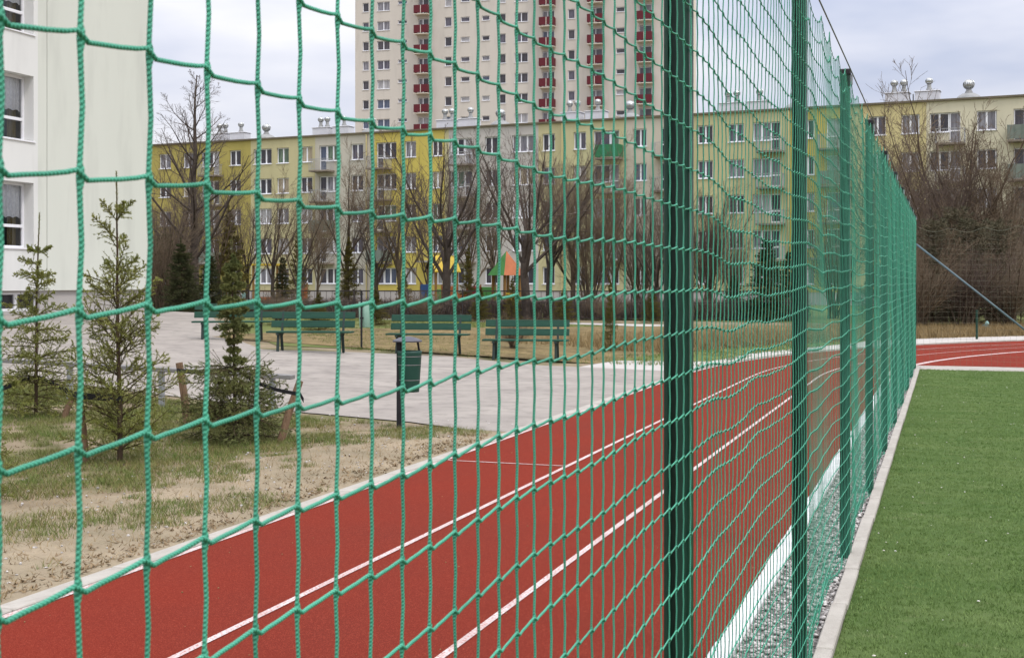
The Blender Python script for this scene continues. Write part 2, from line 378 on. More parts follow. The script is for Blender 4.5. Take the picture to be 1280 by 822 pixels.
TX0, TX1 = -4.66, -1.045                     # track edges
CX, CY = 19.34, 23.5                         # centre of the bend
R0, R1 = CX - TX1, CX - TX0
def ring(name, r0, r1, a0, a1, dz, m, n=48):
    b = MB(); vs = []
    for i in range(n+1):
        a = a0 + (a1-a0)*i/n
        vs += [(CX - r0*cos(a), CY + r0*sin(a), dz), (CX - r1*cos(a), CY + r1*sin(a), dz)]
    b.add(vs, [(2*i+1, 2*i+3, 2*i+2, 2*i) for i in range(n)][::1])
    me = b.mesh(name, m); me.flip_normals() if me.polygons[0].normal.z < 0 else None
    return tag(link(name, me), kind='structure')
# sandy verge along the track, schoolyard, lawn, paths
sheet('sandy_verge', [(-4.79,-4),(-4.79,13.9),(-5.6,14.1),(-6.6,13.2),(-6.2,11.5),(-6.9,10.2),(-6.3,9.0),(-6.8,7.7),(-6.4,6.2),(-6.9,4.5),(-6.5,-4)], .012, M['sand'])
sheet('asphalt_yard', [(-4.79,13.9),(-4.79,24.3),(-6.8,24.9),(-8.6,25.3),(-10.4,26.0),(-12.5,25.5),(-14.2,24.6),(-17.0,27.8),(-28.8,45),(-34,50),(-62,58),(-62,24),(-30,19.5),(-16,17),(-10.3,15.6),(-7.8,15.0),(-6.3,14.5),(-5.4,14.0)], .014, M['asphalt'], 1)
sheet('lawn', [(-4.9,27.6),(-4.4,31.5),(-2.4,37.5),(-1.5,43.5),(-30,53),(-29,46),(-17.6,29.5),(-14.6,26.0),(-12.5,26.6),(-8.5,27.0)], .012, M['lawn'], 1)
sheet('gravel_path', [(-1.4,44.0),(-31,54),(-30,56.4),(-1.0,46.6)], .014, M['path'], 1)
sheet('far_lawn', [(-60,62),(40,49),(60,90),(-75,102)], .012, M['lawn'], 0)
# running track
sheet('running_track', [(TX0,-12),(TX1,-12),(TX1,CY),(TX0,CY)], .008, M['track'])
ring('track_bend', R0, R1, 0, radians(105), .008, M['track'])
pts = [(19.34+14, 27.75)]
for i in range(30, -1, -1):
    pass
inner = [(CX - R0*cos(a), CY + R0*sin(a)) for a in np.linspace(math.asin((27.75-CY)/R0), radians(100), 40)]
sheet('track_infield', [(30, 27.75)] + [(30, CY+R0*sin(radians(100)))] + inner[::-1], .008, M['track'])
ring('outer_path', R1+.14, R1+2.5, 0.02, radians(105), .010, M['path'])
for L_ in (3.39, 2.22):
    w = .043; x = -L_
    sheet('lane_line', [(x-w/2,-12),(x+w/2,-12),(x+w/2,CY),(x-w/2,CY)], .012, M['line'])
    ring('lane_line', CX-x-w/2, CX-x+w/2, 0, radians(105), .012, M['line'])
sheet('lane_line', [(TX0,-12),(TX0+.05,-12),(TX0+.05,CY),(TX0,CY)], .012, M['line'])
ring('lane_line', R1-.05, R1, 0, radians(105), .012, M['line'])
ring('lane_line', R0-.02, R0+.12, 0, radians(105), .013, M['line'])
sheet('lane_line', [(-4.6,11.50),(-3.42,11.50),(-3.42,11.53),(-4.6,11.53)], .0125, M['line'])
# turf pitch and gravel
sheet('turf_pitch', [(-.497,-8),(40,-8),(40,26.4),(-.497,26.4)], .010, M['turf'])
sheet('end_strip', [(-.9,26.45),(40,26.45),(40,27.72),(-.85,27.72)], .011, M['kerb'])
sheet('gravel_bed', [(-.93,-8),(-.58,-8),(-.58,26.4),(-.93,26.4)], .006, M['gravelbase'])

def kerb_run(name, x0, x1, y0, y1, step, h, m, label=None):
    root = bpy.data.objects.new(name, None); COL.objects.link(root); tag(root, kind='structure')
    mb = MB(); mb.box(0, x1-x0, .004, step-.004, -.12, h); me = mb.mesh('kerb_stone', m, bevel=.006)
    y = y0
    while y < y1 - .01:
        o = link('kerb_stone', me, root, (x0 + random.uniform(-.003,.003), y, random.uniform(-.003,.004)), (0, random.uniform(-.01,.01), random.uniform(-.003,.003)))
        y += step
    return root
kerb_run('pitch_kerb', -.577, -.497, -3.5, 26.4, .87, .045, M['kerb'])
kerb_run('inner_track_kerb', -1.042, -.935, -3.5, 23.4, .87, .035, M['kerbwhite'])
kerb_run('outer_track_kerb', -4.80, -4.665, -3.5, 24.3, 1.0, .018, M['kerb'])
cr = bpy.data.objects.new('bend_kerb', None); COL.objects.link(cr); tag(cr, kind='structure')
mb = MB(); mb.box(-.06,.06,-.49,.49,-.1,.04); me = mb.mesh('kerb_stone', M['kerb'], bevel=.006)
for i in range(40):
    a = (i+.5)*1.0/(R1+.07) + .035
    link('kerb_stone', me, cr, (CX-(R1+.07)*cos(a), CY+(R1+.07)*sin(a), random.uniform(-.003,.004)), (0,0,-a))

# gravel stones (stuff)
ico = bmesh.new(); bmesh.ops.create_icosphere(ico, subdivisions=1, radius=1)
ICV = np.array([v.co[:] for v in ico.verts]); ICF = np.array([[v.index for v in f.verts] for f in ico.faces]); ico.free()
def pebbles(name, pos, size, m):
    n = len(pos)
    sc = size[:,None]*RNG.uniform(.6,1.25,(n,3)); sc[:,2] *= .7
    jit = ICV[None]*(1+RNG.uniform(-.22,.22,(n,len(ICV),1)))
    v = jit*sc[:,None,:]; a = RNG.uniform(0,2*pi,n); c,s_ = np.cos(a)[:,None],np.sin(a)[:,None]
    v = np.stack([v[...,0]*c - v[...,1]*s_, v[...,0]*s_+v[...,1]*c, v[...,2]],-1) + pos[:,None,:]
    f = (ICF[None]+ (np.arange(n)*len(ICV))[:,None,None]).reshape(-1,3)
    return tag(link(name, np_mesh(name, v.reshape(-1,3), f, m)), kind='stuff')
n = 9000
yy = 3 + 23.3*RNG.random(n)**1.25
pebbles('gravel', np.stack([RNG.uniform(-.935,-.585,n), yy, RNG.uniform(.008,.022,n)],-1), RNG.uniform(.007,.017,n), M['gravel'])
n = 500
pebbles('stray_stones', np.stack([-4.9-RNG.gamma(1.5,.9,n), RNG.uniform(4,15,n), RNG.uniform(.012,.018,n)],-1), RNG.uniform(.006,.016,n), M['gravel'])

def blades(name, pos, per, h, w, lean, m, spread=.02):
    n = len(pos)*per
    b = np.repeat(pos, per, 0) + np.concatenate([RNG.normal(0,spread,(n,2)), np.zeros((n,1))],1)
    a = RNG.uniform(0,2*pi,n); hh = h*RNG.uniform(.5,1.2,n); l = lean*RNG.uniform(.1,1,n)*hh
    side = np.stack([np.cos(a),np.sin(a),np.zeros(n)],-1)*w/2
    a2 = RNG.uniform(0,2*pi,n)
    tip = b + np.stack([np.cos(a2)*l, np.sin(a2)*l, hh],-1)
    v = np.stack([b-side,b+side,tip],1).reshape(-1,3)
    return tag(link(name, np_mesh(name, v, np.arange(n*3).reshape(-1,3), m)), kind='stuff')
# turf blades: dense where the camera can see them
n = 46000
yy = 4.6 + 22*RNG.random(n)**1.1
xx = -.49 + RNG.random(n)*(.75+.09*yy)
p = np.stack([xx,yy,np.full(n,.008)],-1)
blades('turf_blades', p, 5, .018, .0048, .9, M['blade'], .012)
n = 14000
p = np.stack([RNG.uniform(.3,7,n), RNG.uniform(3,26.3,n), np.full(n,.008)],-1); blades('turf_blades', p, 4, .022, .009, .9, M['blade'], .03)
n = 150
yy = 5+21*RNG.random(n)**.9; p = np.stack([-.45+RNG.random(n)**1.4*(.7+.09*yy), yy, np.full(n,.024)],-1)
pebbles('fallen_petals', p, RNG.uniform(.002,.0085,n), M['petal'])
n = 260
p = np.stack([RNG.uniform(-4.55,-1.1,n), 2.5+20*RNG.random(n)**1.3, np.full(n,.011)],-1)
pebbles('track_litter', p, RNG.uniform(.002,.006,n), M['straw'])
# grass on the verge in ragged patches
def patch(x, y):
    return (np.sin(x*1.7+1.3)*np.cos(y*1.1+.4) + .7*np.sin(x*3.1-y*2.3) + .5*np.sin(x*6.3+y*5.1+2) + .4*np.sin(-x*11+y*9))
n = 60000
xx = RNG.uniform(-13,-4.9,n); yy = RNG.uniform(3.5,16.2,n)
edge = np.clip((-5.4-xx)/1.8, -1, 1)
k = (patch(xx,yy) + 1.5*edge > .70) & (yy < 13.8+(-xx-4.8)*.27)
p = np.stack([xx[k],yy[k],np.array([ground_z(a,b) for a,b in zip(xx[k],yy[k])])+.005],-1)
blades('verge_grass', p, 5, .055, .006, 1.1, M['grassblade'], .03)
n = 9000
xx = RNG.uniform(-11,-4.85,n); yy = RNG.uniform(3.5,15,n); k = yy < 13.5+(-xx-4.8)*.27
p = np.stack([xx[k],yy[k],np.full(k.sum(),.012)],-1); blades('dry_stalks', p, 2, .05, .005, 2.2, M['straw'], .02)
n = 26000
xx = RNG.uniform(-30,-1.0,n); yy = 25.6+(-xx)*.05+RNG.random(n)*20
k = (patch(xx,yy) > -.6) & (xx < -4.5+np.maximum(0,yy-28)*.2) & (xx > -12.5-(yy-25.6)*.85)
p = np.stack([xx[k],yy[k],np.array([ground_z(a,b) for a,b in zip(xx[k],yy[k])])+.01],-1)
blades('lawn_grass', p, 4, .06, .016, 1.2, M['grassblade'], .06)
a = RNG.uniform(.25,1.3,9000); r = RNG.uniform(R1+2.4,R1+9,9000)
p = np.stack([CX-r*np.cos(a), CY+r*np.sin(a), np.full(9000,.0)],-1); blades('dry_grass', p, 5, .32, .02, 1.0, M['straw'], .12)
sheet('dry_bank', [(CX-(R1+q)*cos(t), CY+(R1+q)*sin(t)) for q, ts in ((2.52, np.linspace(.1,1.5,20)), (14, np.linspace(1.5,.1,20))) for t in ts], .008, M['dry'])

n = 1300
xx = np.where(RNG.random(n) < .75, -4.86-RNG.gamma(1.2,.16,n), RNG.uniform(-11,-4.85,n)); yy = 3+11*RNG.random(n); k = (yy < 13.5+(-xx-4.8)*.25)
p = np.stack([xx[k],yy[k],np.array([ground_z(a,b) for a,b in zip(xx[k],yy[k])])+.014],-1)
blades('leaf_litter', p, 2, .02, .022, 3.0, M['litter'], .02)
# ------------------------------------------------------------------ fence posts
POSTY = [2.99 + 2.63*i for i in range(10)]
FX = -.603
prof = [(-.030,-.034),(-.026,-.038),(-.020,-.038),(-.020,-.012),(.000,-.012),(.000,-.038),(.024,-.038),(.030,-.032),(.030,.032),(.024,.038),(.006,.038),(.006,.022),(-.006,.022),(-.006,.038),(-.024,.038),(-.030,.032)]
pm = MB(); pm.extrude(prof, -.05, 3.06); post_me = pm.mesh('shaft', M['post'])
cm = MB(); cm.box(-.034,.034,-.042,.042,3.045,3.085); cap_me = cm.mesh('cap', M['black'], bevel=.006)
words = ['nearest green net post, wide and close at the centre of the picture', 'second green net post from the camera, right of the nearest one', 'third green net post, first whose black cap shows against the sky',
 'fourth green net post from the camera, just right of the capped one', 'fifth green net post from the camera along the pitch kerb', 'sixth green net post from the camera along the pitch kerb',
 'seventh green net post, fourth before the far corner post', 'eighth green net post, second before the far corner post', 'ninth green net post, next to the far corner post', 'dark corner post of the net at the far end of the turf']
words[6] = 'seventh green net post, third before the far corner post'
cm2 = MB(); cm2.box(.028,.046,-.012,.012,2.99,3.05); eye_me = cm2.mesh('cable_clamp', M['steel'])
for i, y in enumerate(POSTY):
    t = thing('fence_post', words[i], 'post', (FX, y, 0), random.uniform(-.03,.03), 'green posts holding the ball stop net')
    link('shaft', post_me, t); link('cap', cap_me, t); link('cable_clamp', eye_me, t)

# ------------------------------------------------------------------ the net
def smooth_noise(seed):
    r = np.random.default_rng(seed); k = r.uniform(.5,3.2,(8,2)); ph = r.uniform(0,2*pi,8); am = r.uniform(.4,1,8)
    return lambda y, z: sum(am[i]*np.sin(k[i,0]*y*2+k[i,1]*z*2+ph[i]) for i in range(8))/4
nA, nB, nC = smooth_noise(3), smooth_noise(4), smooth_noise(5)
r_ = np.random.default_rng(11)
PITCH = .0792
YC = np.concatenate([[.341,.420,.499,.578,.657,.736,.816,.895,.975,1.05,1.129,1.208], np.arange(1.288, 26.5, PITCH)]); NCOL = len(YC)
# the first columns are read off the net itself, so they keep its uneven spacing
YC = YC + r_.normal(0, .0035, NCOL)*np.clip((YC-1.2)/.5,0,1)
KT, KB = 13, -18
ks = np.arange(KT, KB-1, -1)
def span_t(y):
    return np.mod((y-POSTY[0])/2.63, 1.0)
colj = np.cumsum(r_.normal(0,.004,NCOL)); colj -= np.convolve(np.pad(colj,(10,10),'edge'), np.ones(21)/21,'valid')
def net_point(y, z, ci):
    """rest position (y along the fence, z row height) -> draped position"""
    t = span_t(y); sg = np.sin(pi*t)
    low = np.clip((2.8-z)/1.2, 0, 1)
    far = np.clip((y-3.0)/.5, 0, 1)
    bul = (.0015 + (.028+.009*nC(y*.6,z*.3))*far) * sg**.8*low
    x = -.5685 - bul + (.0015+.0085*far)*np.abs(nA(y, z))
    dz = -(.004 + .022*far)*sg*(1+.5*nB(y*.8,z*.6)) + .55*colj[ci]*far + .008*nB(y*1.5, z)
    top = np.clip((z-2.7)/.3, 0, 1)
    sc = np.abs(np.sin(pi*(y-POSTY[0])/.526))
    dz = dz*(1-top) + top*(.088 - .115*np.sqrt(sc))
    yy = y + (.003+.004*far)*nC(y, z*1.4)*np.clip((3-z)/.4,0,1)
    bot = np.clip((.22-z)/.2, 0, 1)
    x = x - bot*(.035+.03*nA(y*2.0,z))*sg
    zz = np.maximum(z+dz, .015+.01*np.abs(nA(y*3,0)))
    return np.stack([x, yy, zz], -1)
net = thing('ball_stop_net', 'green braided rope net with square meshes hung on the posts beside the pitch', 'net', (0,0,0))
RAD = .0020
def rope_obj(name, pts, rad, n):
    pts = pts[None]; v, f = tubes(pts, rad[None], n)
    Np = pts.shape[1]
    L = np.concatenate([[0], np.cumsum(np.linalg.norm(np.diff(pts[0],axis=0),axis=1))])
    i = np.repeat(np.arange(Np-1), n); j = np.tile(np.arange(n), Np-1)
    uv = np.stack([np.stack([j/n, L[i]],-1), np.stack([(j+1)/n, L[i]],-1), np.stack([(j+1)/n, L[i+1]],-1), np.stack([j/n, L[i+1]],-1)],1).reshape(-1,2)
    return link(name, np_mesh(name, v, f, M['rope'], True, uv), net)
zrow = 1.731 + .0945*ks
for c in range(NCOL):
    y = YC[c]
    P0 = net_point(np.full(len(ks), y), zrow, np.full(len(ks), c))
    near = y < 9
    pts = []; rad = []
    for r in range(len(ks)):
        if near:
            up = P0[r-1]-P0[r] if r > 0 else np.array([0,0,.1]); dn = P0[r+1]-P0[r] if r < len(ks)-1 else np.array([0,0,-.1])
            if r > 0: pts.append(P0[r]+up*.5 + np.array([.001,.0012,0])); rad.append(RAD); pts.append(P0[r]+up*.09); rad.append(RAD*1.0); pts.append(P0[r]+up*.045+np.array([.0003,.0004,0])); rad.append(RAD*1.42)
            pts.append(P0[r]+np.array([0,.0004,0])); rad.append(RAD*1.5)
            if r < len(ks)-1: pts.append(P0[r]+dn*.05+np.array([0,.0006,0])); rad.append(RAD*1.45); pts.append(P0[r]+dn*.11); rad.append(RAD*1.02)
        else:
            pts.append(P0[r]); rad.append(RAD)
    # slack end of the rope lying on the gravel
    pe = P0[-1]
    q = .03*sin(y*9)+.02*sin(y*23)
    for dx, dy, zz in ((-.02,.01+q*.3,.016),(-.05-abs(q),.02+q,.013),(-.10-abs(q),.01+q*1.5,.022),(-.13+q,-.02,.014)):
        pts.append(np.array([pe[0]+dx, pe[1]+dy, zz])); rad.append(RAD)
    rope_obj('vertical_rope', np.array(pts), np.array(rad)*(1.0 if y < 1.5 else max(.80, 1-.09*(y-1.5))), 7 if y < 5 else (5 if y < 10 else 4))
STEP = .0042
for r in range(len(ks)):
    P0 = net_point(YC, np.full(NCOL, zrow[r]), np.arange(NCOL))
    pts = []
    for c in range(NCOL):
        y = YC[c]; st = STEP*(1.0 if y < 12 else .8)
        if y < 12:
            pts.append(P0[c]+np.array([.0022,-.006, st*.8])); pts.append(P0[c]+np.array([.0026,.0,0])); pts.append(P0[c]+np.array([.0022,.006,-st*.75]))
            if c < NCOL-1:
                dseg = P0[c+1]-P0[c]
                pts.append(P0[c]+dseg*.28+np.array([.001,0,-.0019])); pts.append(P0[c]+dseg*.55+np.array([.001,0,-.0005])); pts.append(P0[c]+dseg*.80+np.array([.001,0,.0016]))
        else:
            pts.append(P0[c]+np.array([.002,-.012,st])); pts.append(P0[c]+np.array([.002,.012,-st]))
    pts = np.array(pts)
    rope_obj('horizontal_rope', pts, RAD*np.clip(1.02-.07*(pts[:,1]-1.5), .86, 1.02), 6 if True else 4)
# loose border cord along the bottom
yy = np.arange(.4,26.4,.06)
pts = np.stack([-.60-.05*np.sin(pi*span_t(yy))-.02*np.sin(yy*7), yy, .018+.02*np.abs(np.sin(yy*5.3))*np.abs(np.sin(yy*1.9))],-1)
rope_obj('border_rope', pts, np.full(len(pts), .0035), 6)
# steel cable with ties
cb = MB()
cp = []
for i in range(-1, 10):
    y = 2.99+2.63*i
    cp.append((FX+.045, y, 3.055))
cb.tube(cp, .004, 6)
tag(cb.obj('support_cable', M['cable'], smooth=True), 'thin dark cable strung along the tops of the green net posts', 'cable')

# end net across the far side with its brace
en = MB(); y = 26.62
x0, x1 = FX+.06, 7.0
nxn, nzn = int((x1-x0)/.115), 27
def en_pt(i, k):
    x = x0+i*.115; z = .08+k*.106
    d = .045*math.sin(x*2.3+z)+.03*math.sin(x*5+z*2)
    topf = max(0,(z-2.3)/.6)
    return (x, y+d*.8, z - topf*.11*abs(math.sin(pi*(x-x0)/.62)) + .012*math.sin(x*3.1+z*1.3))
for i in range(nxn+1): en.tube([en_pt(i,k) for k in range(nzn)], .0014, 3, False)
for k in range(nzn): en.tube([en_pt(i,k) for i in range(nxn+1)], .0040 if k == nzn-1 else .0014, 3, False)
tag(en.obj('end_net', M['twine']), 'thin faded net with a scalloped top edge closing the far end of the pitch', 'net')
br = MB(); br.tube([(FX+.03, 26.60, 2.50), (2.42, 26.6, .0)], .021, 10)
bt = br.obj('brace_pole', M['bracesteel'], smooth=True); tag(bt, 'grey steel pole slanting down from the far corner post to the ground', 'pole')

# ------------------------------------------------------------------ buildings
WIN = {}
def window_meshes(w, h, lights, pane, transom=0.0, fw=.075, sill=True):
    key = (round(w*20), round(h*20), lights, pane, transom, sill)
    if key in WIN: return WIN[key]
    f = MB()
    f.box(0, w, .0, .09, 0, fw); f.box(0, w, 0, .09, h-fw, h); f.box(0, fw, .001, .089, fw, h-fw); f.box(w-fw, w, .001, .089, fw, h-fw)
    xs_ = []
    if lights > 1:
        for i in range(1, lights):
            x = w*i/lights; xs_.append(x); f.box(x-fw*.85, x+fw*.85, .002, .088, fw, h-fw)
    if transom: f.box(fw, w-fw, .003, .087, h*transom-fw*.6, h*transom+fw*.6)
    if sill: f.box(-.06, w+.06, -.20, .0, -.05, -.004)
    fm = f.mesh('window', M['frame'])
    p = MB(); p.add([(fw*.5,.06,fw*.5),(w-fw*.5,.06,fw*.5),(w-fw*.5,.06,h-fw*.5),(fw*.5,.06,h-fw*.5)], [(0,1,2,3)])
    pmesh = p.mesh('pane', pane if not isinstance(pane, int) else GL[pane])
    WIN[key] = (fm, pmesh); return WIN[key]
def add_window(root, s, y, z, w, h, lights, pane, transom=0.0, sill=True):
    fm, pmm = window_meshes(w, h, lights, pane, transom, sill=sill)
    o = link('window', fm, root, (s, y, z)); link('pane', pmm, o); return o
def strip(mb, s0, s1, z0, z1, ops, t):
    """one vertical strip of wall with openings (a, b, lo, hi)"""
    z = z0
    for a, b, lo, hi in sorted(ops, key=lambda o: o[2]):
        if lo > z: mb.box(s0, s1, 0, t, z, lo)
        if a > s0+.001: mb.box(s0, a, 0, t, lo, hi)
        if b < s1-.001: mb.box(b, s1, 0, t, lo, hi)
        z = hi
    if z1 > z: mb.box(s0, s1, 0, t, z, z1)
def facade(root, bounds, cols, z0, z1, t=.32):
    """bounds: [(s, material key)] left edges of colour sections, last one closes; cols: [(a, b, [(lo, hi)])] openings"""
    cols = sorted(cols); cuts = [b[0] for b in bounds]
    for i in range(len(cols)-1):
        m_ = (cols[i][1]+cols[i+1][0])/2
        lo_, hi_ = cols[i][1], cols[i+1][0]
        if not any(lo_-.001 <= c <= hi_+.001 for c in cuts): cuts.append(m_)
    cuts = sorted(cuts)
    for bi in range(len(bounds)-1):
        mb = MB(); a0, a1 = bounds[bi][0], bounds[bi+1][0]
        cs = [c for c in cuts if a0-.001 <= c <= a1+.001]
        for j in range(len(cs)-1):
            ops = []
            for a, b, rows in cols:
                if a >= cs[j]-.002 and b <= cs[j+1]+.002: ops += [(max(a,cs[j]), min(b,cs[j+1]), lo, hi) for lo, hi in rows]
            strip(mb, cs[j], cs[j+1], z0, z1, ops, t)
        mb.obj('facade_section', M[bounds[bi][1]], root)
class Plane2:
    def __init__(s, pa, pb):
        s.a = pa.copy(); d = (pb-pa); d.z = 0; s.d = d.normalized(); s.rz = atan2(s.d.y, s.d.x)
    def s_of(s, px):
        q = P(px, 1.0); dx, dy = q.x, q.y        # ray from the camera foot
        det = s.d.x*(-dy) - (-dx)*s.d.y
        bx, by = -s.a.x, -s.a.y
        return (bx*(-dy) - (-dx)*by)/det
rb = random.Random(21)

# long five storey block
pl = Plane2(P(190,122.3), P(1280,89.6))
blk = thing('apartment_block', 'long five storey apartment block in yellow and cream sections behind the bare trees', 'building', (pl.a.x, pl.a.y, 0), pl.rz)
q = pl.s_of
secs = [(120,'f_olive'),(313.5,'f_paley'),(394,'f_beige'),(457,'f_pinkish'),(468,'f_bright'),(556,'f_paley'),(561,'f_grey'),(673,'f_paley'),(704,'f_greeny'),(783,'f_pinkish'),(862,'f_oliveyel'),(987,'f_strong'),(1060,'f_mid'),(1158,'f_cream'),(1420,None)]
bounds = [(q(p_), m_) for p_, m_ in secs]
wins = [(140,154,'D'),(168,182,'D'),(199,213.5,'D'),(229,241.5,'D'),(252,274,'R'),(287,301,'D'),(317,339.5,'T'),(346,361,'D'),(375.5,390.5,'D'),(399,424,'L'),(439,454,'D'),
        (470.5,495.5,'L'),(506,520,'D'),(540,553,'D'),(563,590,'R'),(606,622,'D'),(640,668,'T'),(678,693.5,'D'),(717,732.5,'D'),(742,774,'R'),(792,808.5,'D'),(826,855,'L'),
        (872,891,'D'),(910.5,930,'D'),(941,975.5,'R'),(1001,1018,'D'),(1033,1051,'B'),(1086,1107,'D'),(1126.5,1149.5,'D'),(1162,1200.5,'R'),(1221,1246,'D'),(1267,1308,'L'),(1330,1354,'D'),(1372,1398,'D')]
RH, SILL0, WH = 2.75, 1.55, 1.42
cols = []; jobs = []
for a, b, ty in wins:
    sa, sb = q(a), q(b)
    rowsW = [(SILL0+RH*k, SILL0+RH*k+WH) for k in range(5)]
    rowsD = [(SILL0+RH*k-(.80 if k else .0), SILL0+RH*k+WH) for k in range(5)]
    if ty in 'DT':
        cols.append((sa, sb, rowsW)); jobs.append((sa, sb, ty, 0))
    elif ty == 'B':
        cols.append((sa, sb, rowsD)); jobs.append((sa, sb, 'B', 0))
    else:
        k = .36; sm = sb-(sb-sa)*k if ty == 'R' else sa+(sb-sa)*k
        cols.append((sa, sm, rowsW if ty == 'R' else rowsD)); cols.append((sm, sb, rowsD if ty == 'R' else rowsW))
        jobs.append((sa, sm, 'D' if ty == 'R' else 'B', ty)); jobs.append((sm, sb, 'B' if ty == 'R' else 'D', ty))
facade(blk, bounds, cols, .95, 14.80)
s0, s1 = bounds[0][0], bounds[-1][0]
b = MB(); b.box(s0, s1, .04, .4, -1.5, .95); b.obj('plinth', M['plinth'], blk)
b = MB(); b.box(s0+.01, s1-.01, .55, 11, -1.5, 14.6); b.obj('core_wall', M['plinth'], blk)
b = MB(); b.box(s0-.1, s1+.1, -.16, .42, 14.805, 14.95); b.obj('coping', M['coping'], blk)
b = MB(); b.box(s0, s1, .43, 11, 14.61, 14.80); b.obj('roof', M['roofgrey'], blk)
for sa, sb, ty, dt in jobs:
    for k in range(5):
        u = rb.random()
        pane = 0 if u < .20 else 1 if u < .42 else 2 if u < .62 else 3 if u < .80 else 4 if u < .90 else rb.choice([5,6,7])
        dz = .80 if (ty == 'B' and k) else 0
        add_window(blk, sa+.01, .13, SILL0+RH*k-dz+.01, sb-sa-.02, WH+dz-.02, {'D':2,'T':3,'B':1}[ty], pane, transom=(.40 if dz else 0.0), sill=not dz)
# balconies
def balcony_mesh(w, style):
    sl_ = MB(); sl_.box(0, w, -1.15, -.002, -.14, 0)
    slab = sl_.mesh('balcony', M['slab'])
    r = MB()
    if style == 'bars':
        r.box(0, w, -1.14, -1.11, .98, 1.02); r.box(0, w, -1.14, -1.11, .10, .13)
        for x in (0, w-.03):
            r.box(x, x+.03, -1.109, -.01, .98, 1.02); r.box(x, x+.03, -1.14, -1.11, .0, .98)
            for i in range(1, 8): r.box(x+.005, x+.025, -1.1+i*.135, -1.08+i*.135, .02, .98)
        nb = int(w/.13)
        for i in range(1, nb): r.box(w*i/nb-.007, w*i/nb+.007, -1.132, -1.118, .131, .979)
        rm = r.mesh('railing', M['railg'])
    else:
        r.box(0, w, -1.15, -1.11, .06, 1.04); r.box(0, .04, -1.109, -.01, .06, 1.04); r.box(w-.04, w, -1.109, -.01, .06, 1.04)
        n_ = max(2, int(w/.5))
        for i in range(n_+1): r.box(w*i/n_-.02 if i else 0, w*i/n_+.02 if i < n_ else w, -1.175, -1.152, .03, 1.06)
        rm = r.mesh('railing', M[style])
    return slab, rm
BALC = {}
styles = ['bars','bars','bars','bars','raildark','bars','railgreen']
for a, b, ty in wins:
    if ty not in 'RLB': continue
    sa, sb = q(a), q(b)
    cen = sb-(sb-sa)*.30 if ty == 'R' else sa+(sb-sa)*.30 if ty == 'L' else (sa+sb)/2
    w = 2.0
    for k in range(1, 5):
        st = styles[rb.randrange(6)]
        if a == 742 and k == 4: st = 'railgreen'
        if a == 742 and k == 2: st = 'bars'
        if a == 1267: st = 'raildark'
        if a in (1162,) : st = 'bars'
        if (w, st) not in BALC: BALC[(w, st)] = balcony_mesh(w, st)
        sm_, rm_ = BALC[(w, st)]
        o = link('balcony', sm_, blk, (cen-w/2, 0, SILL0+RH*k-.86)); link('railing', rm_, o)
# entrance canopies, down pipes
for p_ in (263, 548, 1041):
    c = MB(); c.box(q(p_)-1.6, q(p_)+1.6, -1.3, -.003, 3.40, 3.55); c.obj('canopy', M['concrete'], blk)
for p_ in (458.5, 703, 986):
    c = MB(); c.tube([(q(p_), -.09, .2), (q(p_), -.09, 14.75)], .06, 8); c.obj('drainpipe', M['f_mid'], blk)
# roof chimneys with turbine ventilators
ball = MB(); prof_ = [(.02,-.30),(.16,-.26)] + [(.34*cos(a), .34*sin(a)*.92) for a in np.linspace(-.9,1.35,9)] + [(.03,.33)]
ball.lathe(prof_, 14)
for i in range(14):
    a = 2*pi*i/14
    pr = [(.35*cos(t)*cos(a+.18*t), .35*cos(t)*sin(a+.18*t), .32*sin(t)) for t in np.linspace(-.95,1.2,6)]
    ball.tube(pr, .022, 3)
ball_me = ball.mesh('turbine', M['ventmetal'], True)
neck = MB(); neck.lathe([(.27,0),(.20,.18),(.15,.30),(.15,.52)], 12); neck_me = neck.mesh('vent_neck', M['ventbase'], True)
box_me = MB().box(-.85,.85,-.5,.5,0,.95).box(-.92,.92,-.56,.56,.951,1.03).mesh('chimney', M['chimney'], bevel=.02)
dome = MB(); dome.lathe([(1.0,0),(.98,.12),(.75,.38),(.45,.55),(.2,.62)], 16); dome_me = dome.mesh('vent_dome', M['ventbase'], True)
pipe_me = MB().tube([(0,0,0),(0,0,.9)], .05, 6).mesh('vent_pipe', M['ventbase'])
for u0 in (263, 391, 548, 706, 907, 1118):
    sa = q(u0)
    for dx, balls in ((0.0, (-.25,.45)), (2.15, (.1,))):
        ch = link('chimney', box_me, blk, (sa+dx, 1.7, 14.8))
        for bx in balls:
            nk = link('vent_neck', neck_me, ch, (bx, 0, 1.03)); link('turbine', ball_me, ch, (bx, 0, 1.03+.74), (0,0,bx), (.78,.78,.78))
    dm = link('vent_dome', dome_me, blk, (sa+5.0, 1.9, 14.95)); link('turbine', ball_me, dm, (0,0,1.22), None, (1.15,1.15,1.15))
    nk = link('vent_neck', neck_me, dm, (0,0,.5), None, (1.3,1.3,1.0))
    link('vent_pipe', pipe_me, blk, (sa+1.1, 1.8, 14.8))

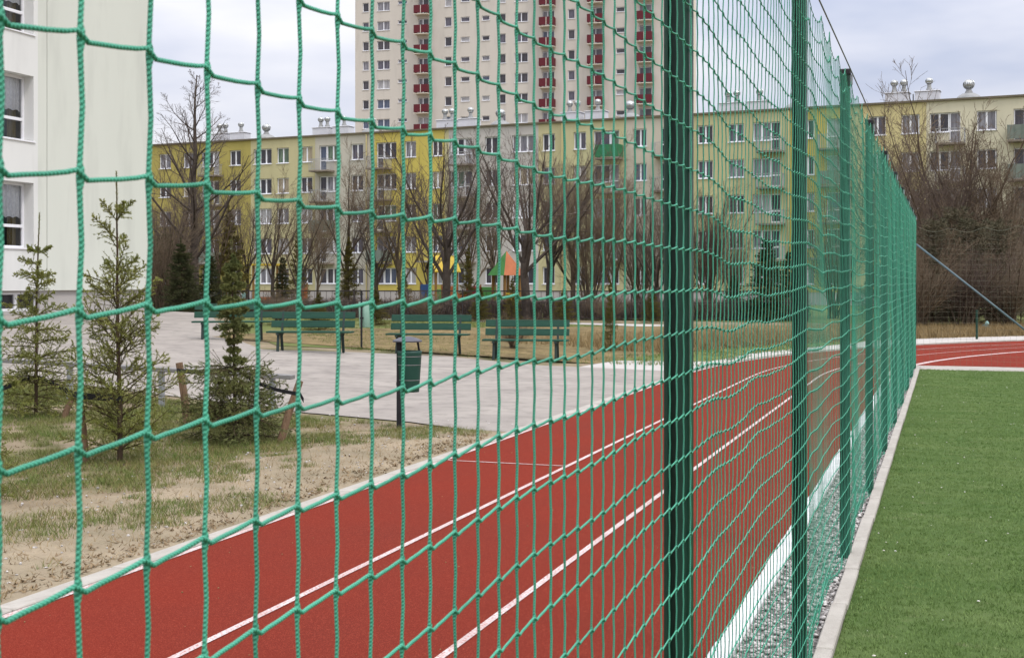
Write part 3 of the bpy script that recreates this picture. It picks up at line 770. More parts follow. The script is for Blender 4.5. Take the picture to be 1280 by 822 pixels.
# tower block
pt_ = Plane2(P(444,180.1), P(871,165.9)); q = pt_.s_of
twr = thing('tower_block', 'tall beige tower block with red balcony panels rising behind the yellow block', 'building', (pt_.a.x, pt_.a.y, 0), pt_.rz)
TC = [(453.3,461,'S',.95,1.30,1),(471.4,487.2,'D',.95,1.30,2),(497.5,508.8,'L',1.72,.52,2),(523,536,'K',.0,0,2),(556,564.6,'S',.95,1.30,1),(576,587,'L',1.45,.68,1),(602.5,612,'L',1.45,.68,1),
      (624,632,'S',.95,1.30,1),(643,660,'D',.95,1.30,2),(678,693,'K',0,0,2),(710,718.5,'S',.95,1.30,1),(738,753,'K',0,0,2),(770,781,'L',1.45,.68,1),(799,815,'K',0,0,2)]
F0 = 38.9-2.75*14                       # balcony floor level of storey k is F0 + 2.75 k
KS = range(7, 17)
cols = []
for a, b, ty, s_, h_, l_ in TC:
    if ty == 'K': cols.append((q(a), q(b), [(F0+2.75*k, F0+2.75*k+2.25) for k in KS]))
    else: cols.append((q(a), q(b), [(F0+2.75*k+s_, F0+2.75*k+s_+h_) for k in KS]))
facade(twr, [(q(444),'tower'),(q(851),None)], cols, 0, 49, .3)
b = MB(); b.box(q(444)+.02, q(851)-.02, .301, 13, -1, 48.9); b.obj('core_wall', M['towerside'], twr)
b = MB(); b.box(q(444)-.1, q(851)+.1, -.1, 13.1, 49.002, 49.3); b.obj('coping', M['coping'], twr)
rp = MB()
wK = q(693)-q(678)+.35
for x0, x1 in ((0, wK/2-.06), (wK/2+.06, wK)): rp.box(x0, x1, -1.24, -1.18, .12, 1.18)
rp.box(0, .05, -1.179, -.01, .12, 1.18); rp.box(wK-.05, wK, -1.179, -.01, .12, 1.18)
rp_me = rp.mesh('balcony_panel', M['red'])
sb_ = MB(); sb_.box(-.02, wK+.02, -1.22, -.003, -.10, .0); sb_.box(wK/2-.05, wK/2+.05, -1.23, -1.19, .0, 1.16)
sb_me = sb_.mesh('balcony', M['towerside'])
for a, b, ty, s_, h_, l_ in TC:
    w = q(b)-q(a)
    for k in KS:
        z = F0+2.75*k; u = rb.random()
        pane = 0 if u < .2 else 1 if u < .45 else 2 if u < .65 else 3 if u < .8 else 4 if u < .93 else 6
        if ty == 'K':
            add_window(twr, q(a)+.01, .12, z+.01, w*.42, 2.22, 1, 3 if u < .5 else pane, .4, False)
            add_window(twr, q(a)+.01+w*.42, .12, z+.01, w*.58-.02, 2.22, 1, pane, .4, False)
            o = link('balcony', sb_me, twr, ((q(a)+q(b))/2-wK/2, 0, z)); link('balcony_panel', rp_me, o)
        else:
            add_window(twr, q(a)+.01, .12, z+s_+.01, w-.02, h_-.02, l_, pane)

# school in the left foreground
SX = -26.5
sch = thing('school_building', 'pale plastered school building with deep windows at the left edge', 'building', (SX, 20, 0), pi/2)
jy = 12.72                                       # joint between the window bays and the blank end bay
rowsS = [(2.77+3.27*k, 4.77+3.27*k) for k in range(3)]
wc = [(12.11-2.6-3.4*i, 12.11-3.4*i) for i in range(3)]
facade(sch, [(-6,'schoolw'),(12.30,'school'),(jy-.015,None)], [(a,b,rowsS) for a,b in wc], 1.48, 13.2, .50)
facade(sch, [(jy+.015,'school'),(18.2,None)], [], 1.48, 13.2, .50)
b = MB(); b.box(jy-.014, jy+.014, .06, .5, 1.48, 13.2); b.obj('joint_strip', M['ventbase'], sch)
bw = (12.75-3.0, 12.75-.25)
pmb = MB(); strip(pmb, -6, 18.1, .2, 1.478, [(bw[0], bw[1], .86, 1.44)], .4)
for i, v in enumerate(pmb.v): pmb.v[i] = (v[0], v[1]+.10, v[2])
pmb.obj('plinth', M['plinth'], sch)
b = MB(); b.box(-6, jy, 2.6, 12, .2, 13.1); b.box(jy+.1, 18.15, .52, 12, 1.3, 13.1); b.obj('core_wall', M['school'], sch)
b = MB(); b.box(-6.1, 18.3, -.12, 12, 13.21, 13.45); b.obj('coping', M['coping'], sch)
b = MB(); b.box(12.75-3.1, 12.75-1.0, -.55, -.0, .55, .72); b.obj('light_well', M['sill'], sch)
for a, b_ in wc:
    for lo, hi in rowsS:
        wd = add_window(sch, a+.005, .35, lo+.005, b_-a-.01, 1.99, 2, M['glass'], .34, False)
        sl2 = MB().box(a-.05, b_+.06, -.04, .33, lo-.035, lo+.0045); sl2.obj('sill', M['frame'], sch)
        w = b_-a
        # lace curtain with a scalloped lower edge, gathered in folds
        n_ = 60; vs = []; 
        for i in range(n_+1):
            x = .08+(w-.16)*i/n_; yy_ = .455+.012*sin(i*1.3)+.008*sin(i*3.1)
            vs += [(a+x, yy_, lo+.92+.05*abs(sin(i*.42))), (a+x, yy_, hi-.02)]
        cu = MB(); cu.add(vs, [(2*i,2*i+2,2*i+3,2*i+1) for i in range(n_)]); cu.obj('curtain', M['curtain'], sch)
        dr = MB(); vs = []
        for i in range(9):
            x = w-.50+.36*i/8; yy_ = .58+.03*sin(i*2.1)
            vs += [(a+x, yy_, lo+.03), (a+x, yy_, hi-.03)]
        dr.add(vs, [(2*i,2*i+2,2*i+3,2*i+1) for i in range(8)]); dr.obj('drape', M['ochre'], sch)
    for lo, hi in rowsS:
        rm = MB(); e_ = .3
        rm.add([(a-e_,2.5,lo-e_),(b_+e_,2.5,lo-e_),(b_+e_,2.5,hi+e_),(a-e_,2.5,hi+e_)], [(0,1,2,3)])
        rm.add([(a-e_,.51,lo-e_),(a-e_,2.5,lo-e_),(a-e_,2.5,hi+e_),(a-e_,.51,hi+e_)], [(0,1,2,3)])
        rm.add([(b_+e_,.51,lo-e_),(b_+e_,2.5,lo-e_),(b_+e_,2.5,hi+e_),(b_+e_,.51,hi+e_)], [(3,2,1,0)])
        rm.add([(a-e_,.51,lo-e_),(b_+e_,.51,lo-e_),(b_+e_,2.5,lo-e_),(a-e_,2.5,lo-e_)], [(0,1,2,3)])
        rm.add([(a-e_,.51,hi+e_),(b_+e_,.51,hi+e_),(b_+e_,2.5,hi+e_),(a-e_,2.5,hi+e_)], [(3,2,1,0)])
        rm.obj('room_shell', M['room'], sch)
add_window(sch, bw[0]+.005, .22, .865, bw[1]-bw[0]-.01, .57, 3, 0, 0.0, False)

# ------------------------------------------------------------------ trees
def interp(A, t):
    n_ = A.shape[1]-1; f = np.clip(t*n_, 0, n_-1e-6); i = f.astype(int); w = f-i
    r = np.arange(A.shape[0])[:,None]
    if A.ndim == 3: return A[r,i]*(1-w)[...,None] + A[r,i+1]*w[...,None]
    return A[r,i]*(1-w) + A[r,i+1]*w
def grow(Pp, Rr, n, tr, ang, lf, Np, wob, up, rng, rf=.6, tip=.3, rmin=.002):
    Mm = len(Pp)
    t = tr[0]+(tr[1]-tr[0])*((np.arange(n)[None]+rng.random((Mm,n)))/n)
    pos = interp(Pp, t); d = norm(interp(Pp, np.minimum(t+.02,1))-interp(Pp, np.maximum(t-.08,0)))
    rad = interp(Rr, t)
    plen = np.linalg.norm(np.diff(Pp,axis=1),axis=2).sum(1)
    L = lf(t)*plen[:,None]*rng.uniform(.7,1.2,(Mm,n))
    ref = np.where(np.abs(d[...,2:3])<.9, np.array([0,0,1.]), np.array([1.,0,0]))
    u = norm(np.cross(d,ref)); v = np.cross(d,u)
    az = (np.arange(n)*2.4)[None]+rng.uniform(0,2*pi,(Mm,1))+rng.normal(0,.5,(Mm,n))
    a = rng.normal(ang,.16,(Mm,n))
    dr = d*np.cos(a)[...,None] + (u*np.cos(az)[...,None]+v*np.sin(az)[...,None])*np.sin(a)[...,None]
    pos, dr, L, rad = pos.reshape(-1,3), dr.reshape(-1,3), L.reshape(-1), rad.reshape(-1)
    out = [pos]; cur = pos; st = (L/(Np-1))[:,None]
    for k in range(Np-1):
        dr = norm(dr + rng.normal(0,wob,dr.shape) + np.array([0,0,up])); cur = cur+dr*st; out.append(cur)
    pts = np.stack(out,1); r0 = np.maximum(rad*rf, rmin)
    return pts, np.maximum(r0[:,None]*np.linspace(1,tip,Np)[None], rmin*.7)
def bare_tree(seed, h, r0, style, tmat, bmat):
    rng = np.random.default_rng(seed); fine = .0065 if style != 'shrub' else .0055
    if style == 'spread':
        t0 = np.linspace(0,1,10); base = np.zeros((1,10,3)); base[0,:,2] = t0*h; base[0,:,:2] = np.cumsum(rng.normal(0,.012*h,(10,2)),0)*np.linspace(0,1,10)[:,None]
        R0_ = r0*(1-.92*t0)[None]+.006; R0_[0,0] *= 1.35
        l1 = grow(base, R0_, 30, (.20,.98), .85, lambda t: .50*(1.12-t), 8, .05, .06, rng, .42, .15)
        l2 = grow(*l1, 9, (.15,.98), .60, lambda t: .50*(1.2-t), 5, .07, .05, rng, .5, .3, fine)
        l3 = grow(*l2, 8, (.15,1), .6, lambda t: .60*(1.2-t), 4, .09, .05, rng, .6, .4, fine)
        lim, tw = [(base,R0_,8),(*l1,5)], [(*l2,3),(*l3,3)]
    elif style == 'vase':
        t0 = np.linspace(0,1,6); base = np.zeros((1,6,3)); base[0,:,2] = t0*h*.38; base[0,:,:2] = np.cumsum(rng.normal(0,.01*h,(6,2)),0)*np.linspace(0,1,6)[:,None]
        R0_ = r0*(1-.35*t0)[None]; R0_[0,0] *= 1.3
        l1 = grow(base, R0_, 8, (.40,1), .62, lambda t: 1.55+0*t, 8, .08, .08, rng, .52, .12)
        l2 = grow(*l1, 11, (.12,.98), .60, lambda t: .52*(1.2-t), 6, .08, .10, rng, .5, .25, fine)
        l3 = grow(*l2, 7, (.15,1), .60, lambda t: .60*(1.2-t), 4, .10, .06, rng, .6, .4, fine)
        l4 = grow(*l3, 2, (.2,1), .5, lambda t: .5+0*t, 3, .1, .05, rng, .7, .5, fine)
        lim, tw = [(base,R0_,8),(*l1,5)], [(*l2,3),(*l3,3),(*l4,3)]
    else:
        n0 = 16; t0 = np.linspace(0,1,8); base = np.zeros((n0,8,3)); az = rng.uniform(0,2*pi,n0); le = rng.uniform(.10,.75,n0); hh = h*rng.uniform(.6,1,n0)
        base[:,:,2] = t0[None]*hh[:,None]; rr = le[:,None]*hh[:,None]*(t0[None]**1.25)*.75
        base[:,:,0] = rr*np.cos(az)[:,None]+rng.uniform(-.3,.3,n0)[:,None]; base[:,:,1] = rr*np.sin(az)[:,None]+rng.uniform(-.3,.3,n0)[:,None]
        base += np.cumsum(rng.normal(0,.012*h,base.shape),1)*np.array([1,1,.2])
        R0_ = r0*rng.uniform(.5,1,n0)[:,None]*(1-.85*t0)[None]
        l2 = grow(base, R0_, 12, (.15,.98), .55, lambda t: .42*(1.25-t), 6, .10, .08, rng, .5, .3, fine)
        l3 = grow(*l2, 7, (.12,1), .6, lambda t: .55*(1.2-t), 4, .12, .05, rng, .6, .4, fine)
        l4 = grow(*l3, 3, (.2,1), .6, lambda t: .55+0*t, 3, .12, .03, rng, .7, .5, fine)
        lim, tw = [(base,R0_,6)], [(*l2,3),(*l3,3),(*l4,3)]
    a = np_mesh('trunk', *join_np([tubes(p_,r_2,n_) for p_,r_2,n_ in lim]), tmat, True)
    b = np_mesh('crown', *join_np([tubes(p_,r_2,n_) for p_,r_2,n_ in tw]), bmat)
    return a, b
def conifer(seed, h, wfun, needle, step=.15, per=6, nl=.020, nw=.0032, dens=26, tw_step=.05, up=.35, bare_top=.2, hang=0.0, side=.5, tk=.0085, thin=0.0):
    """trunk, whorls of branches, side twigs, needles"""
    rng = np.random.default_rng(seed)
    t0 = np.linspace(0,1,12); base = np.zeros((1,12,3)); base[0,:,2] = t0*h; base[0,:,:2] = np.cumsum(rng.normal(0,.004*h,(12,2)),0)*t0[:,None]
    R0_ = (tk*h*(1-t0)+.004)[None]
    tubes_l = [tubes(base, R0_, 7)]
    zs = []
    z = .04*h
    while z < h*(1-bare_top*.35):
        zs += [z+rng.normal(0,.01)]*per + list(z+step*rng.random(max(1,per//2))); z += step*rng.uniform(.8,1.2)
    zs = np.array(zs); zs = zs[zs < h*.985]; zs = zs[rng.random(len(zs)) > thin*np.clip((zs/h-.3)/.35,0,1)]; nb = len(zs)
    az = np.arange(nb)*2*pi/per*1.04 + rng.normal(0,.35,nb)
    L = np.array([wfun(z/h) for z in zs])*rng.uniform(.55,1.12,nb)
    el = up + .55*(zs/h)**1.5 + rng.normal(0,.10,nb)
    Np = 6; d = np.stack([np.cos(az)*np.cos(el), np.sin(az)*np.cos(el), np.sin(el)],-1)
    cur = np.stack([np.interp(zs,base[0,:,2],base[0,:,0]), np.interp(zs,base[0,:,2],base[0,:,1]), zs],-1); out_ = [cur]
    for k in range(Np-1):
        d = norm(d + rng.normal(0,.06,d.shape) + np.array([0,0,.05 if k > 2 else -.03-hang])); cur = cur+d*(L/(Np-1))[:,None]; out_.append(cur)
    B = np.stack(out_,1); RB = (.003+.007*L)[:,None]*np.linspace(1,.3,Np)[None]
    tubes_l.append(tubes(B, RB, 4))
    nt_ = max(3, int(np.mean(L)/tw_step)*2)
    T, RT = grow(B, RB, nt_, (.12,.98), .85, lambda t: side*(1.15-t), 4, .06, -hang*.6, rng, .5, .5, .0016)
    T[:,:,2] -= 0
    tubes_l.append(tubes(T, RT, 3))
    trunk = np_mesh('trunk', *join_np(tubes_l), M['sprucebark'], True)
    vs = []
    def needles(Q, n):
        Mq = len(Q); t = rng.random((Mq,n)); pos = interp(Q,t).reshape(-1,3)
        dd = norm(interp(Q,np.minimum(t+.05,1))-interp(Q,np.maximum(t-.05,0))).reshape(-1,3)
        k = len(pos); rnd = norm(rng.normal(0,1,(k,3))); pe = norm(np.cross(dd,rnd))
        nd_ = norm(dd*.75+pe*.8+np.array([0,0,.12])); sd_ = norm(np.cross(nd_, rng.normal(0,1,(k,3))))*nw*.5
        ln = nl*rng.uniform(.6,1.2,(k,1))
        vs.append(np.stack([pos-sd_, pos+sd_, pos+nd_*ln],1).reshape(-1,3))
    needles(T, dens); needles(B, dens*3)
    top = base[:, -4:]; needles(top, 420)
    needles(np.concatenate([B[:,-2:]]), 14)
    V = np.concatenate(vs); crown = np_mesh('crown', V, np.arange(len(V)).reshape(-1,3), needle)
    return trunk, crown
def plant(name, label, cat, meshes, loc, rz=0.0, sc=1.0, group=None):
    t = thing(name, label, cat, loc, rz, group); t.scale = (sc, sc, sc) if not hasattr(sc, '__len__') else sc
    link('trunk', meshes[0], t); link('crown', meshes[1], t); return t

TR = {}
TR['big'] = bare_tree(5, 11.5, .24, 'spread', M['bark'], M['twig'])
TR['v1'] = bare_tree(11, 9, .17, 'vase', M['bark'], M['twigb'])
TR['v2'] = bare_tree(12, 9, .22, 'vase', M['bark'], M['twig'])
TR['v3'] = bare_tree(13, 9, .15, 'vase', M['barkb'], M['twigb'])
TR['s1'] = bare_tree(21, 8, .09, 'shrub', M['barkb'], M['twigr'])
TR['s2'] = bare_tree(22, 8, .08, 'shrub', M['barkb'], M['twigb'])
TR['thin'] = bare_tree(31, 8, .10, 'spread', M['barkb'], M['twigb'])
cone = lambda w, p=1.0: (lambda t: w*(1-t)**p*(1 if t > .12 else .75+2*t)+.03)
CF = {}
CF['a'] = conifer(41, 2.85, lambda t: (.74*(1-t)**.75+.05)*(.85 if t < .15 else 1), M['needle'], .165, 6, .025, .0066, 34, .055, .50, .42, thin=.62)
CF['b'] = conifer(42, 2.45, lambda t: .66*(1-t)**1.0+.05, M['needle'], .165, 6, .025, .0066, 34, .050, .22, .45, .05, thin=.5)
CF['c'] = conifer(43, 2.25, lambda t: (.78*(1-t)**.7 if t < .42 else .40*(1-t)**.9)*(1 if not .40 < t < .53 else .25)+.03, M['needled'], .12, 9, .027, .0070, 36, .038, .12, .35, .10)
CF['far'] = conifer(44, 6.0, lambda t: 1.7*(1-t)**.9+.05, M['needlef'], .32, 8, .10, .022, 20, .12, .10, .2, .08)
CF['bushy'] = conifer(46, 6.0, lambda t: 2.1*(1-t**2.2)**.7*(.7+.4*np.sin(t*9))+.05, M['needleb'], .42, 6, .13, .020, 9, .18, .45, .30, -.02)
CF['fary'] = conifer(45, 6.0, lambda t: 1.5*(1-t)**.9+.05, M['needley'], .36, 7, .10, .022, 18, .13, .20, .2, .05)

# young spruces on the verge
def spr(px, py, top, key, label, rz, hk):
    Z = CH*FPX/(py-352); p = on_ground(px, Z); h = (py-top)/FPX*Z
    plant('young_spruce', label, 'tree', CF[key], p, rz, h/hk, 'young spruces on the verge'); return p, Z
spr(150, 578, 214, 'a', 'tall sparse young spruce in front of the school wall, left of centre stake', .4, 2.85)
spr(45, 531, 276, 'b', 'second young spruce, yellowish, just right of the left picture edge', 1.9, 2.45)
spr(294, 552, 300, 'c', 'dark dense young spruce with a bare stretch of stem, tied between two stakes', .9, 2.25)
spr(-24, 626, 420, 'b', 'nearest young spruce cut off by the left edge of the picture', 3.0, 2.45)
bpy.data.objects['young_spruce']['label'] = 'tallest sparse young spruce in front of the blank school wall'

# trees beyond the yard
def tr(px, Z, h, key, label, hk, name='bare_tree', rz=None, group='bare trees in front of the apartment block', wide=1.0, cat='tree'):
    p = on_ground(px, Z); s_ = h/hk
    plant(name, label, cat, TR.get(key) or CF[key], p, rb.uniform(0,6.28) if rz is None else rz, (s_*wide, s_*wide, s_), group)
tr(243, 62, 11.9, 'big', 'tallest bare tree, with its crown against the sky beside the school corner', 11.5, wide=1.05)
tr(212, 66, 7.6, 'v2', 'dense dark bare tree close to the school corner', 9)
tr(226, 74, 6.8, 's1', 'twiggy bare shrub tree behind the trunk of the tallest tree', 8)
tr(275, 70, 7.6, 'v3', 'bare tree with thin twigs just right of the tallest tree', 9)
tr(200, 60, 5.8, 's2', 'low twiggy tree touching the school corner', 8)
tr(340, 76, 9.2, 'v1', 'slim bare tree beside the small yellow roofed play platform', 9, wide=.75)
tr(397, 78, 7.6, 'v3', 'thin bare tree in front of the beige section, behind the mint bin', 9, wide=.7)
tr(432, 74, 10.6, 'v1', 'bare tree with twin upright stems left of the bright yellow section', 9, wide=.75)
tr(503, 68, 9.4, 'v3', 'slender bare tree in front of the bright yellow section', 9, wide=.85)
tr(556, 64, 10.2, 'v2', 'bare tree standing over the gabled yellow playhouse', 9, wide=.95)
tr(618, 76, 9.6, 'v1', 'thin bare tree behind the orange and green play tower', 9, wide=.7)
tr(657, 58, 9.6, 'v2', 'stout dark bare tree leaning beside the right end of the last bench', 9, wide=.95)
tr(686, 60, 9.8, 'v1', 'dark multi stemmed bare tree right of the play tower', 9, wide=.9)
tr(738, 60, 7.4, 's2', 'reddish twiggy tree left of the nearest net post', 8, wide=.8)
tr(768, 64, 8.4, 'v3', 'small bare tree with low forking branches left of the nearest net post', 9)
tr(800, 62, 6.4, 's2', 'brown twiggy tree touching the left side of the nearest net post', 8, wide=.8)
tr(884, 66, 7.4, 's1', 'brown twiggy tree seen through the net right of the nearest post', 8, wide=.75)
tr(918, 70, 5.4, 's2', 'low brown shrub tree beside the dark conifer behind the net', 8, wide=.7)
tr(1040, 60, 6.2, 's2', 'pale twiggy tree behind the third net post', 8)
tr(1122, 62, 10.8, 'v3', 'thin bare tree with long ascending branches behind the far corner', 9, wide=.9)
tr(1172, 54, 8.8, 's1', 'bare shrub tree with fanned stems right of the far corner post', 8, wide=1.0)
tr(1208, 56, 11.2, 'v3', 'open crowned bare tree rising before the cream section, right of the corner post', 9, wide=1.15)
tr(1196, 60, 8.0, 's1', 'dense reddish thicket tree in the middle of the right hand shrubs', 8, wide=1.1)
tr(1262, 56, 8.4, 's2', 'bare shrub tree with slanting stems at the right picture edge', 8, wide=1.1)
tr(1160, 50, 4.6, 's2', 'brown bare bush low behind the far net', 8, wide=1.1)
tr(1236, 52, 5.6, 's2', 'brown bare bush above the slanting pole', 8, wide=1.1)
tr(1150, 66, 9.0, 's2', 'pale bare tree half hidden by the thicket near the far corner', 8)
tr(310, 72, 7.2, 'v2', 'bare tree with crossing limbs between the tallest tree and the play platform', 9, wide=.8)
tr(372, 66, 6.6, 'v1', 'low bare tree behind the bench left of the mint bin', 9, wide=.9)
tr(470, 72, 7.4, 'v2', 'bare tree in front of the drainpipe at the edge of the bright yellow section', 9, wide=.8)
tr(530, 72, 7.6, 'v3', 'thin bare tree behind the gabled playhouse', 9, wide=.9)
tr(590, 70, 7.8, 'v3', 'bare tree with fine twigs left of the pyramid roofed tower', 9, wide=.9)
tr(715, 64, 9.0, 'v3', 'bare tree with pale twigs right of the stout dark trunks', 9, wide=1.0)
tr(822, 60, 6.6, 'v2', 'dark bare tree hidden mostly by the nearest net post', 9, wide=.9)
tr(855, 68, 6.0, 's2', 'twiggy brown tree just right of the nearest net post', 8, wide=.8)
tr(195, 72, 8.2, 'v3', 'bare tree peeking out behind the school corner', 9)
tr(1152, 45, 3.6, 's2', 'low grey brown bush directly behind the far corner post', 8, wide=1.4)
tr(1206, 45.5, 3.3, 's1', 'low twiggy bush in front of the evergreen bushes above the short green post', 8, wide=1.5)
tr(1262, 46, 3.4, 's2', 'low twiggy bush where the slanting pole meets the right picture edge', 8, wide=1.5)
# conifers and evergreen bushes
ev = 'dark evergreens beyond the yard'
def co(px, Z, h, key, label, wide=1.0, name='conifer', group=ev): tr(px, Z, h, key, label, 6.0, name, None, group, wide)
co(288, 70, 6.0, 'fary', 'yellowish spruce showing above the dark dense young spruce', 1.0)
co(353, 74, 3.4, 'far', 'dark conifer right of the small yellow roofed play platform', .95)
co(372, 72, 4.6, 'fary', 'yellowish conifer left of the mint bin', .8)
co(436, 70, 4.2, 'fary', 'yellow green conifer above the mint bin', 1.0)
co(505, 62, 2.4, 'fary', 'low yellowish conifer behind the dark green bin', 1.2)
co(585, 62, 3.6, 'fary', 'brownish green conifer between the playhouse and the play tower', .7)
co(640, 57, 2.0, 'fary', 'low conifer in front of the play tower', 1.1)
co(205, 62, 4.4, 'far', 'dark evergreen beside the school corner', 1.5)
co(228, 58, 3.6, 'far', 'dark evergreen left of the tallest tree trunk', 1.4)
co(262, 60, 3.2, 'far', 'dark evergreen right of the tallest tree trunk', 1.4)
co(958, 56, 3.9, 'far', 'broad dark conifer seen through the net near the second post', 1.3)
co(985, 60, 3.4, 'far', 'dark conifer behind the second net post', 1.1)
co(917, 58, 2.2, 'far', 'low dark conifer left of the second net post', 1.3)
co(763, 31, 1.9, 'fary', 'spindly young conifer on the lawn left of the nearest post', .55)
for i, (px, Z, h, w, lab) in enumerate([(1166,47,4.0,1.9,'dark evergreen bush right of the far corner post'),(1192,48,4.5,1.8,'dark evergreen bush behind the slanting pole'),(1218,47,4.0,2.0,'dark evergreen bush above the teal bundle'),
        (1246,49,4.1,1.9,'dark evergreen bush right of the teal bundle'),(1276,53,2.6,1.6,'dark evergreen bush in front of the yellow kiosk'),(1300,50,3.6,1.8,'dark evergreen bush beyond the right edge'),
        (1090,52,3.4,1.6,'dark evergreen bush behind the fourth net post'),(1120,54,3.6,1.7,'dark evergreen bush behind the net near the far corner')]):
    co(px, Z, h, 'bushy', lab, w*.75, 'evergreen_bush', 'evergreen bushes behind the far end of the track')
# low scrubby bushes behind the benches and along the iron fence
for i, (px, Z, h, lab) in enumerate([(398,36,1.1,'small brown bush behind the left end of the middle bench'),(640,31,.9,'small leafy bush under the right hand bench'),(600,50,1.4,'scrubby bush by the iron fence behind the benches'),
        (530,50,1.3,'scrubby bush above the middle right bench'),(470,40,1.2,'scrubby bush behind the mint bin'),(350,38,1.2,'dark scrubby bush behind the long bench'),(705,52,1.5,'scrubby bush against the iron fence right of the dark trunks'),
        (760,54,1.4,'scrubby bush against the iron fence near the nearest post'),(815,54,1.5,'scrubby bush right beside the nearest post at the iron fence')]):
    tr(px, Z, h, 'fary' if i % 2 == 0 else 's2', lab, 6.0 if i % 2 == 0 else 8.0, 'bush', None, 'scrubby bushes beyond the yard', 1.9, 'bush')

# ------------------------------------------------------------------ street furniture
def bench(px, py, width, rz, label, hideback=False):
    pass
bm_slat = MB().box(-.93,.93,-.058,.058,-.018,.018).mesh('seat_slat', M['bench'], bevel=.006)
bm_back = MB().box(-.93,.93,-.016,.016,-.075,.075).mesh('back_slat', M['bench'], bevel=.006)
lf = MB().bar((0,-.02,0),(0,.05,.40),.055,.05,(0,1,0)).mesh('leg', M['benchleg'], bevel=.006)
lb = MB().bar((0,.10,0),(0,.00,.40),.055,.05,(0,1,0)).mesh('leg', M['benchleg'], bevel=.006)
bk = MB().bar((0,.0,.36),(0,.14,.90),.05,.03,(0,1,0)).mesh('back_support', M['benchleg'], bevel=.004)
cross = MB().box(-.03,.03,-.22,.22,-.02,.02).mesh('seat_bearer', M['benchleg'])
def make_bench(loc, rz, label):
    t = thing('park_bench', label, 'bench', loc, rz, 'green slatted benches along the yard')
    for i in range(3): link('seat_slat', bm_slat, t, (0, -.15+i*.145, .455), (radians(-3),0,random.uniform(-.004,.004)))
    for z, y in ((.62,.245),(.81,.295)): link('back_slat', bm_back, t, (0, y, z), (radians(-14),0,random.uniform(-.006,.006)))
    for x in (-.68,.68):
        link('leg', lf, t, (x,-.16,0)); link('leg', lb, t, (x,.13,0)); link('seat_bearer', cross, t, (x,.0,.415)); link('back_support', bk, t, (x,.175,.0))
    return t
make_bench(on_ground(657,27.6), radians(10), 'green slatted bench nearest to the nearest net post, rightmost of the row')
make_bench(on_ground(535,28.4), radians(8), 'green slatted bench behind the dark green bin')
make_bench(on_ground(388,27.6), radians(14), 'green slatted bench left of the mint coloured bin')
make_bench(on_ground(290,30.6), radians(24), 'green slatted bench mostly hidden behind the dark dense spruce')

# dark green bin on its post
bp = on_ground(499, 15.1)
t = thing('litter_bin', 'dark green tapered litter bin with a little roof on a black post', 'bin', bp, radians(14))
MB().box(-.028,.028,-.028,.028,-.1,1.03).obj('post', M['black'], t, bevel=.004)
body = MB(); n_ = 20
def ringpts(r, z, sx=1.0): return [(.115+r*cos(a), .03+r*.85*sin(a), z) for a in np.linspace(0,2*pi,n_,endpoint=False)]
lv = [(.118,.44),(.122,.46),(.150,.90),(.152,.93),(.140,.93),(.132,.88),(.110,.50)]
vs = [p_ for r, z in lv for p_ in ringpts(r, z)]
body.add(vs, [(i*n_+j, i*n_+(j+1)%n_, (i+1)*n_+(j+1)%n_, (i+1)*n_+j) for i in range(len(lv)-1) for j in range(n_)] + [tuple(range(n_))[::-1], tuple((len(lv)-1)*n_+j for j in range(n_))])
body.obj('bucket', M['bingreen'], t, smooth=True)
for z in (.58,.76,.86):
    r = .122+(.150-.122)*(z-.46)/.44+.003
    bd = MB(); vs = ringpts(r,z)+ringpts(r+.001,z+.007); bd.add(vs, [(j,(j+1)%n_,n_+(j+1)%n_,n_+j) for j in range(n_)]); bd.obj('band', M['steel'], t)
for a in (.2, 2.9): MB().bar((.115+.125*cos(a),.03+.1*sin(a),.90),(.115+.10*cos(a),.03+.08*sin(a),1.045),.022).obj('roof_bracket', M['black'], t)
rf_ = MB(); rf_.lathe([(.175,1.035),(.178,1.05),(.10,1.085),(.03,1.10)], 20, (.095,.02,0)); rf_.obj('roof', M['binroof'], t, smooth=False)
MB().box(-.03,.12,-.035,-.029,.52,.56).obj('clamp', M['black'], t)

# mint bin
bp = on_ground(457, 29.5)
t = thing('litter_bin', 'mint green cylindrical litter bin hung on a thin black post between benches', 'bin', bp, .2)
MB().tube([(-.05,-.19,0),(-.05,-.19,1.36)], .024, 8).obj('post', M['black'], t)
MB().lathe([(.135,.50),(.145,.51),(.165,1.07),(.165,1.09),(.15,1.09),(.145,1.04)], 20).obj('bucket', M['mint'], t, smooth=True)
MB().box(-.09,-.01,-.185,-.150,.70,.74).box(-.09,-.01,-.185,-.155,.98,1.02).obj('bracket', M['black'], t)

# low rail barrier behind the spruces
a, b_ = on_ground(-60, 17.6), on_ground(368, 16.6)
t = thing('low_barrier', 'low barrier of flat grey rails on metal legs along the yard edge', 'barrier', (a.x, a.y, 0))
d = b_-a; L = d.length; dn = d.normalized()
for i in range(4):
    p0, p1 = a+dn*(L*i/4+.02), a+dn*(L*(i+1)/4-.02)
    h0, h1 = ground_z(p0.x,p0.y)+.50, ground_z(p1.x,p1.y)+.50
    MB().bar((p0.x-a.x,p0.y-a.y,h0),(p1.x-a.x,p1.y-a.y,h1),.16,.055).obj('rail', M['greyrail'], t, bevel=.006)
for px in (-20, 93, 208, 342):
    k = (px+60)/428; p_ = a+d*k; gz = ground_z(p_.x,p_.y)
    MB().box(-.03,.03,-.03,.03,-.1,.47).obj('leg', M['steel'], t, loc=(p_.x-a.x,p_.y-a.y,gz))

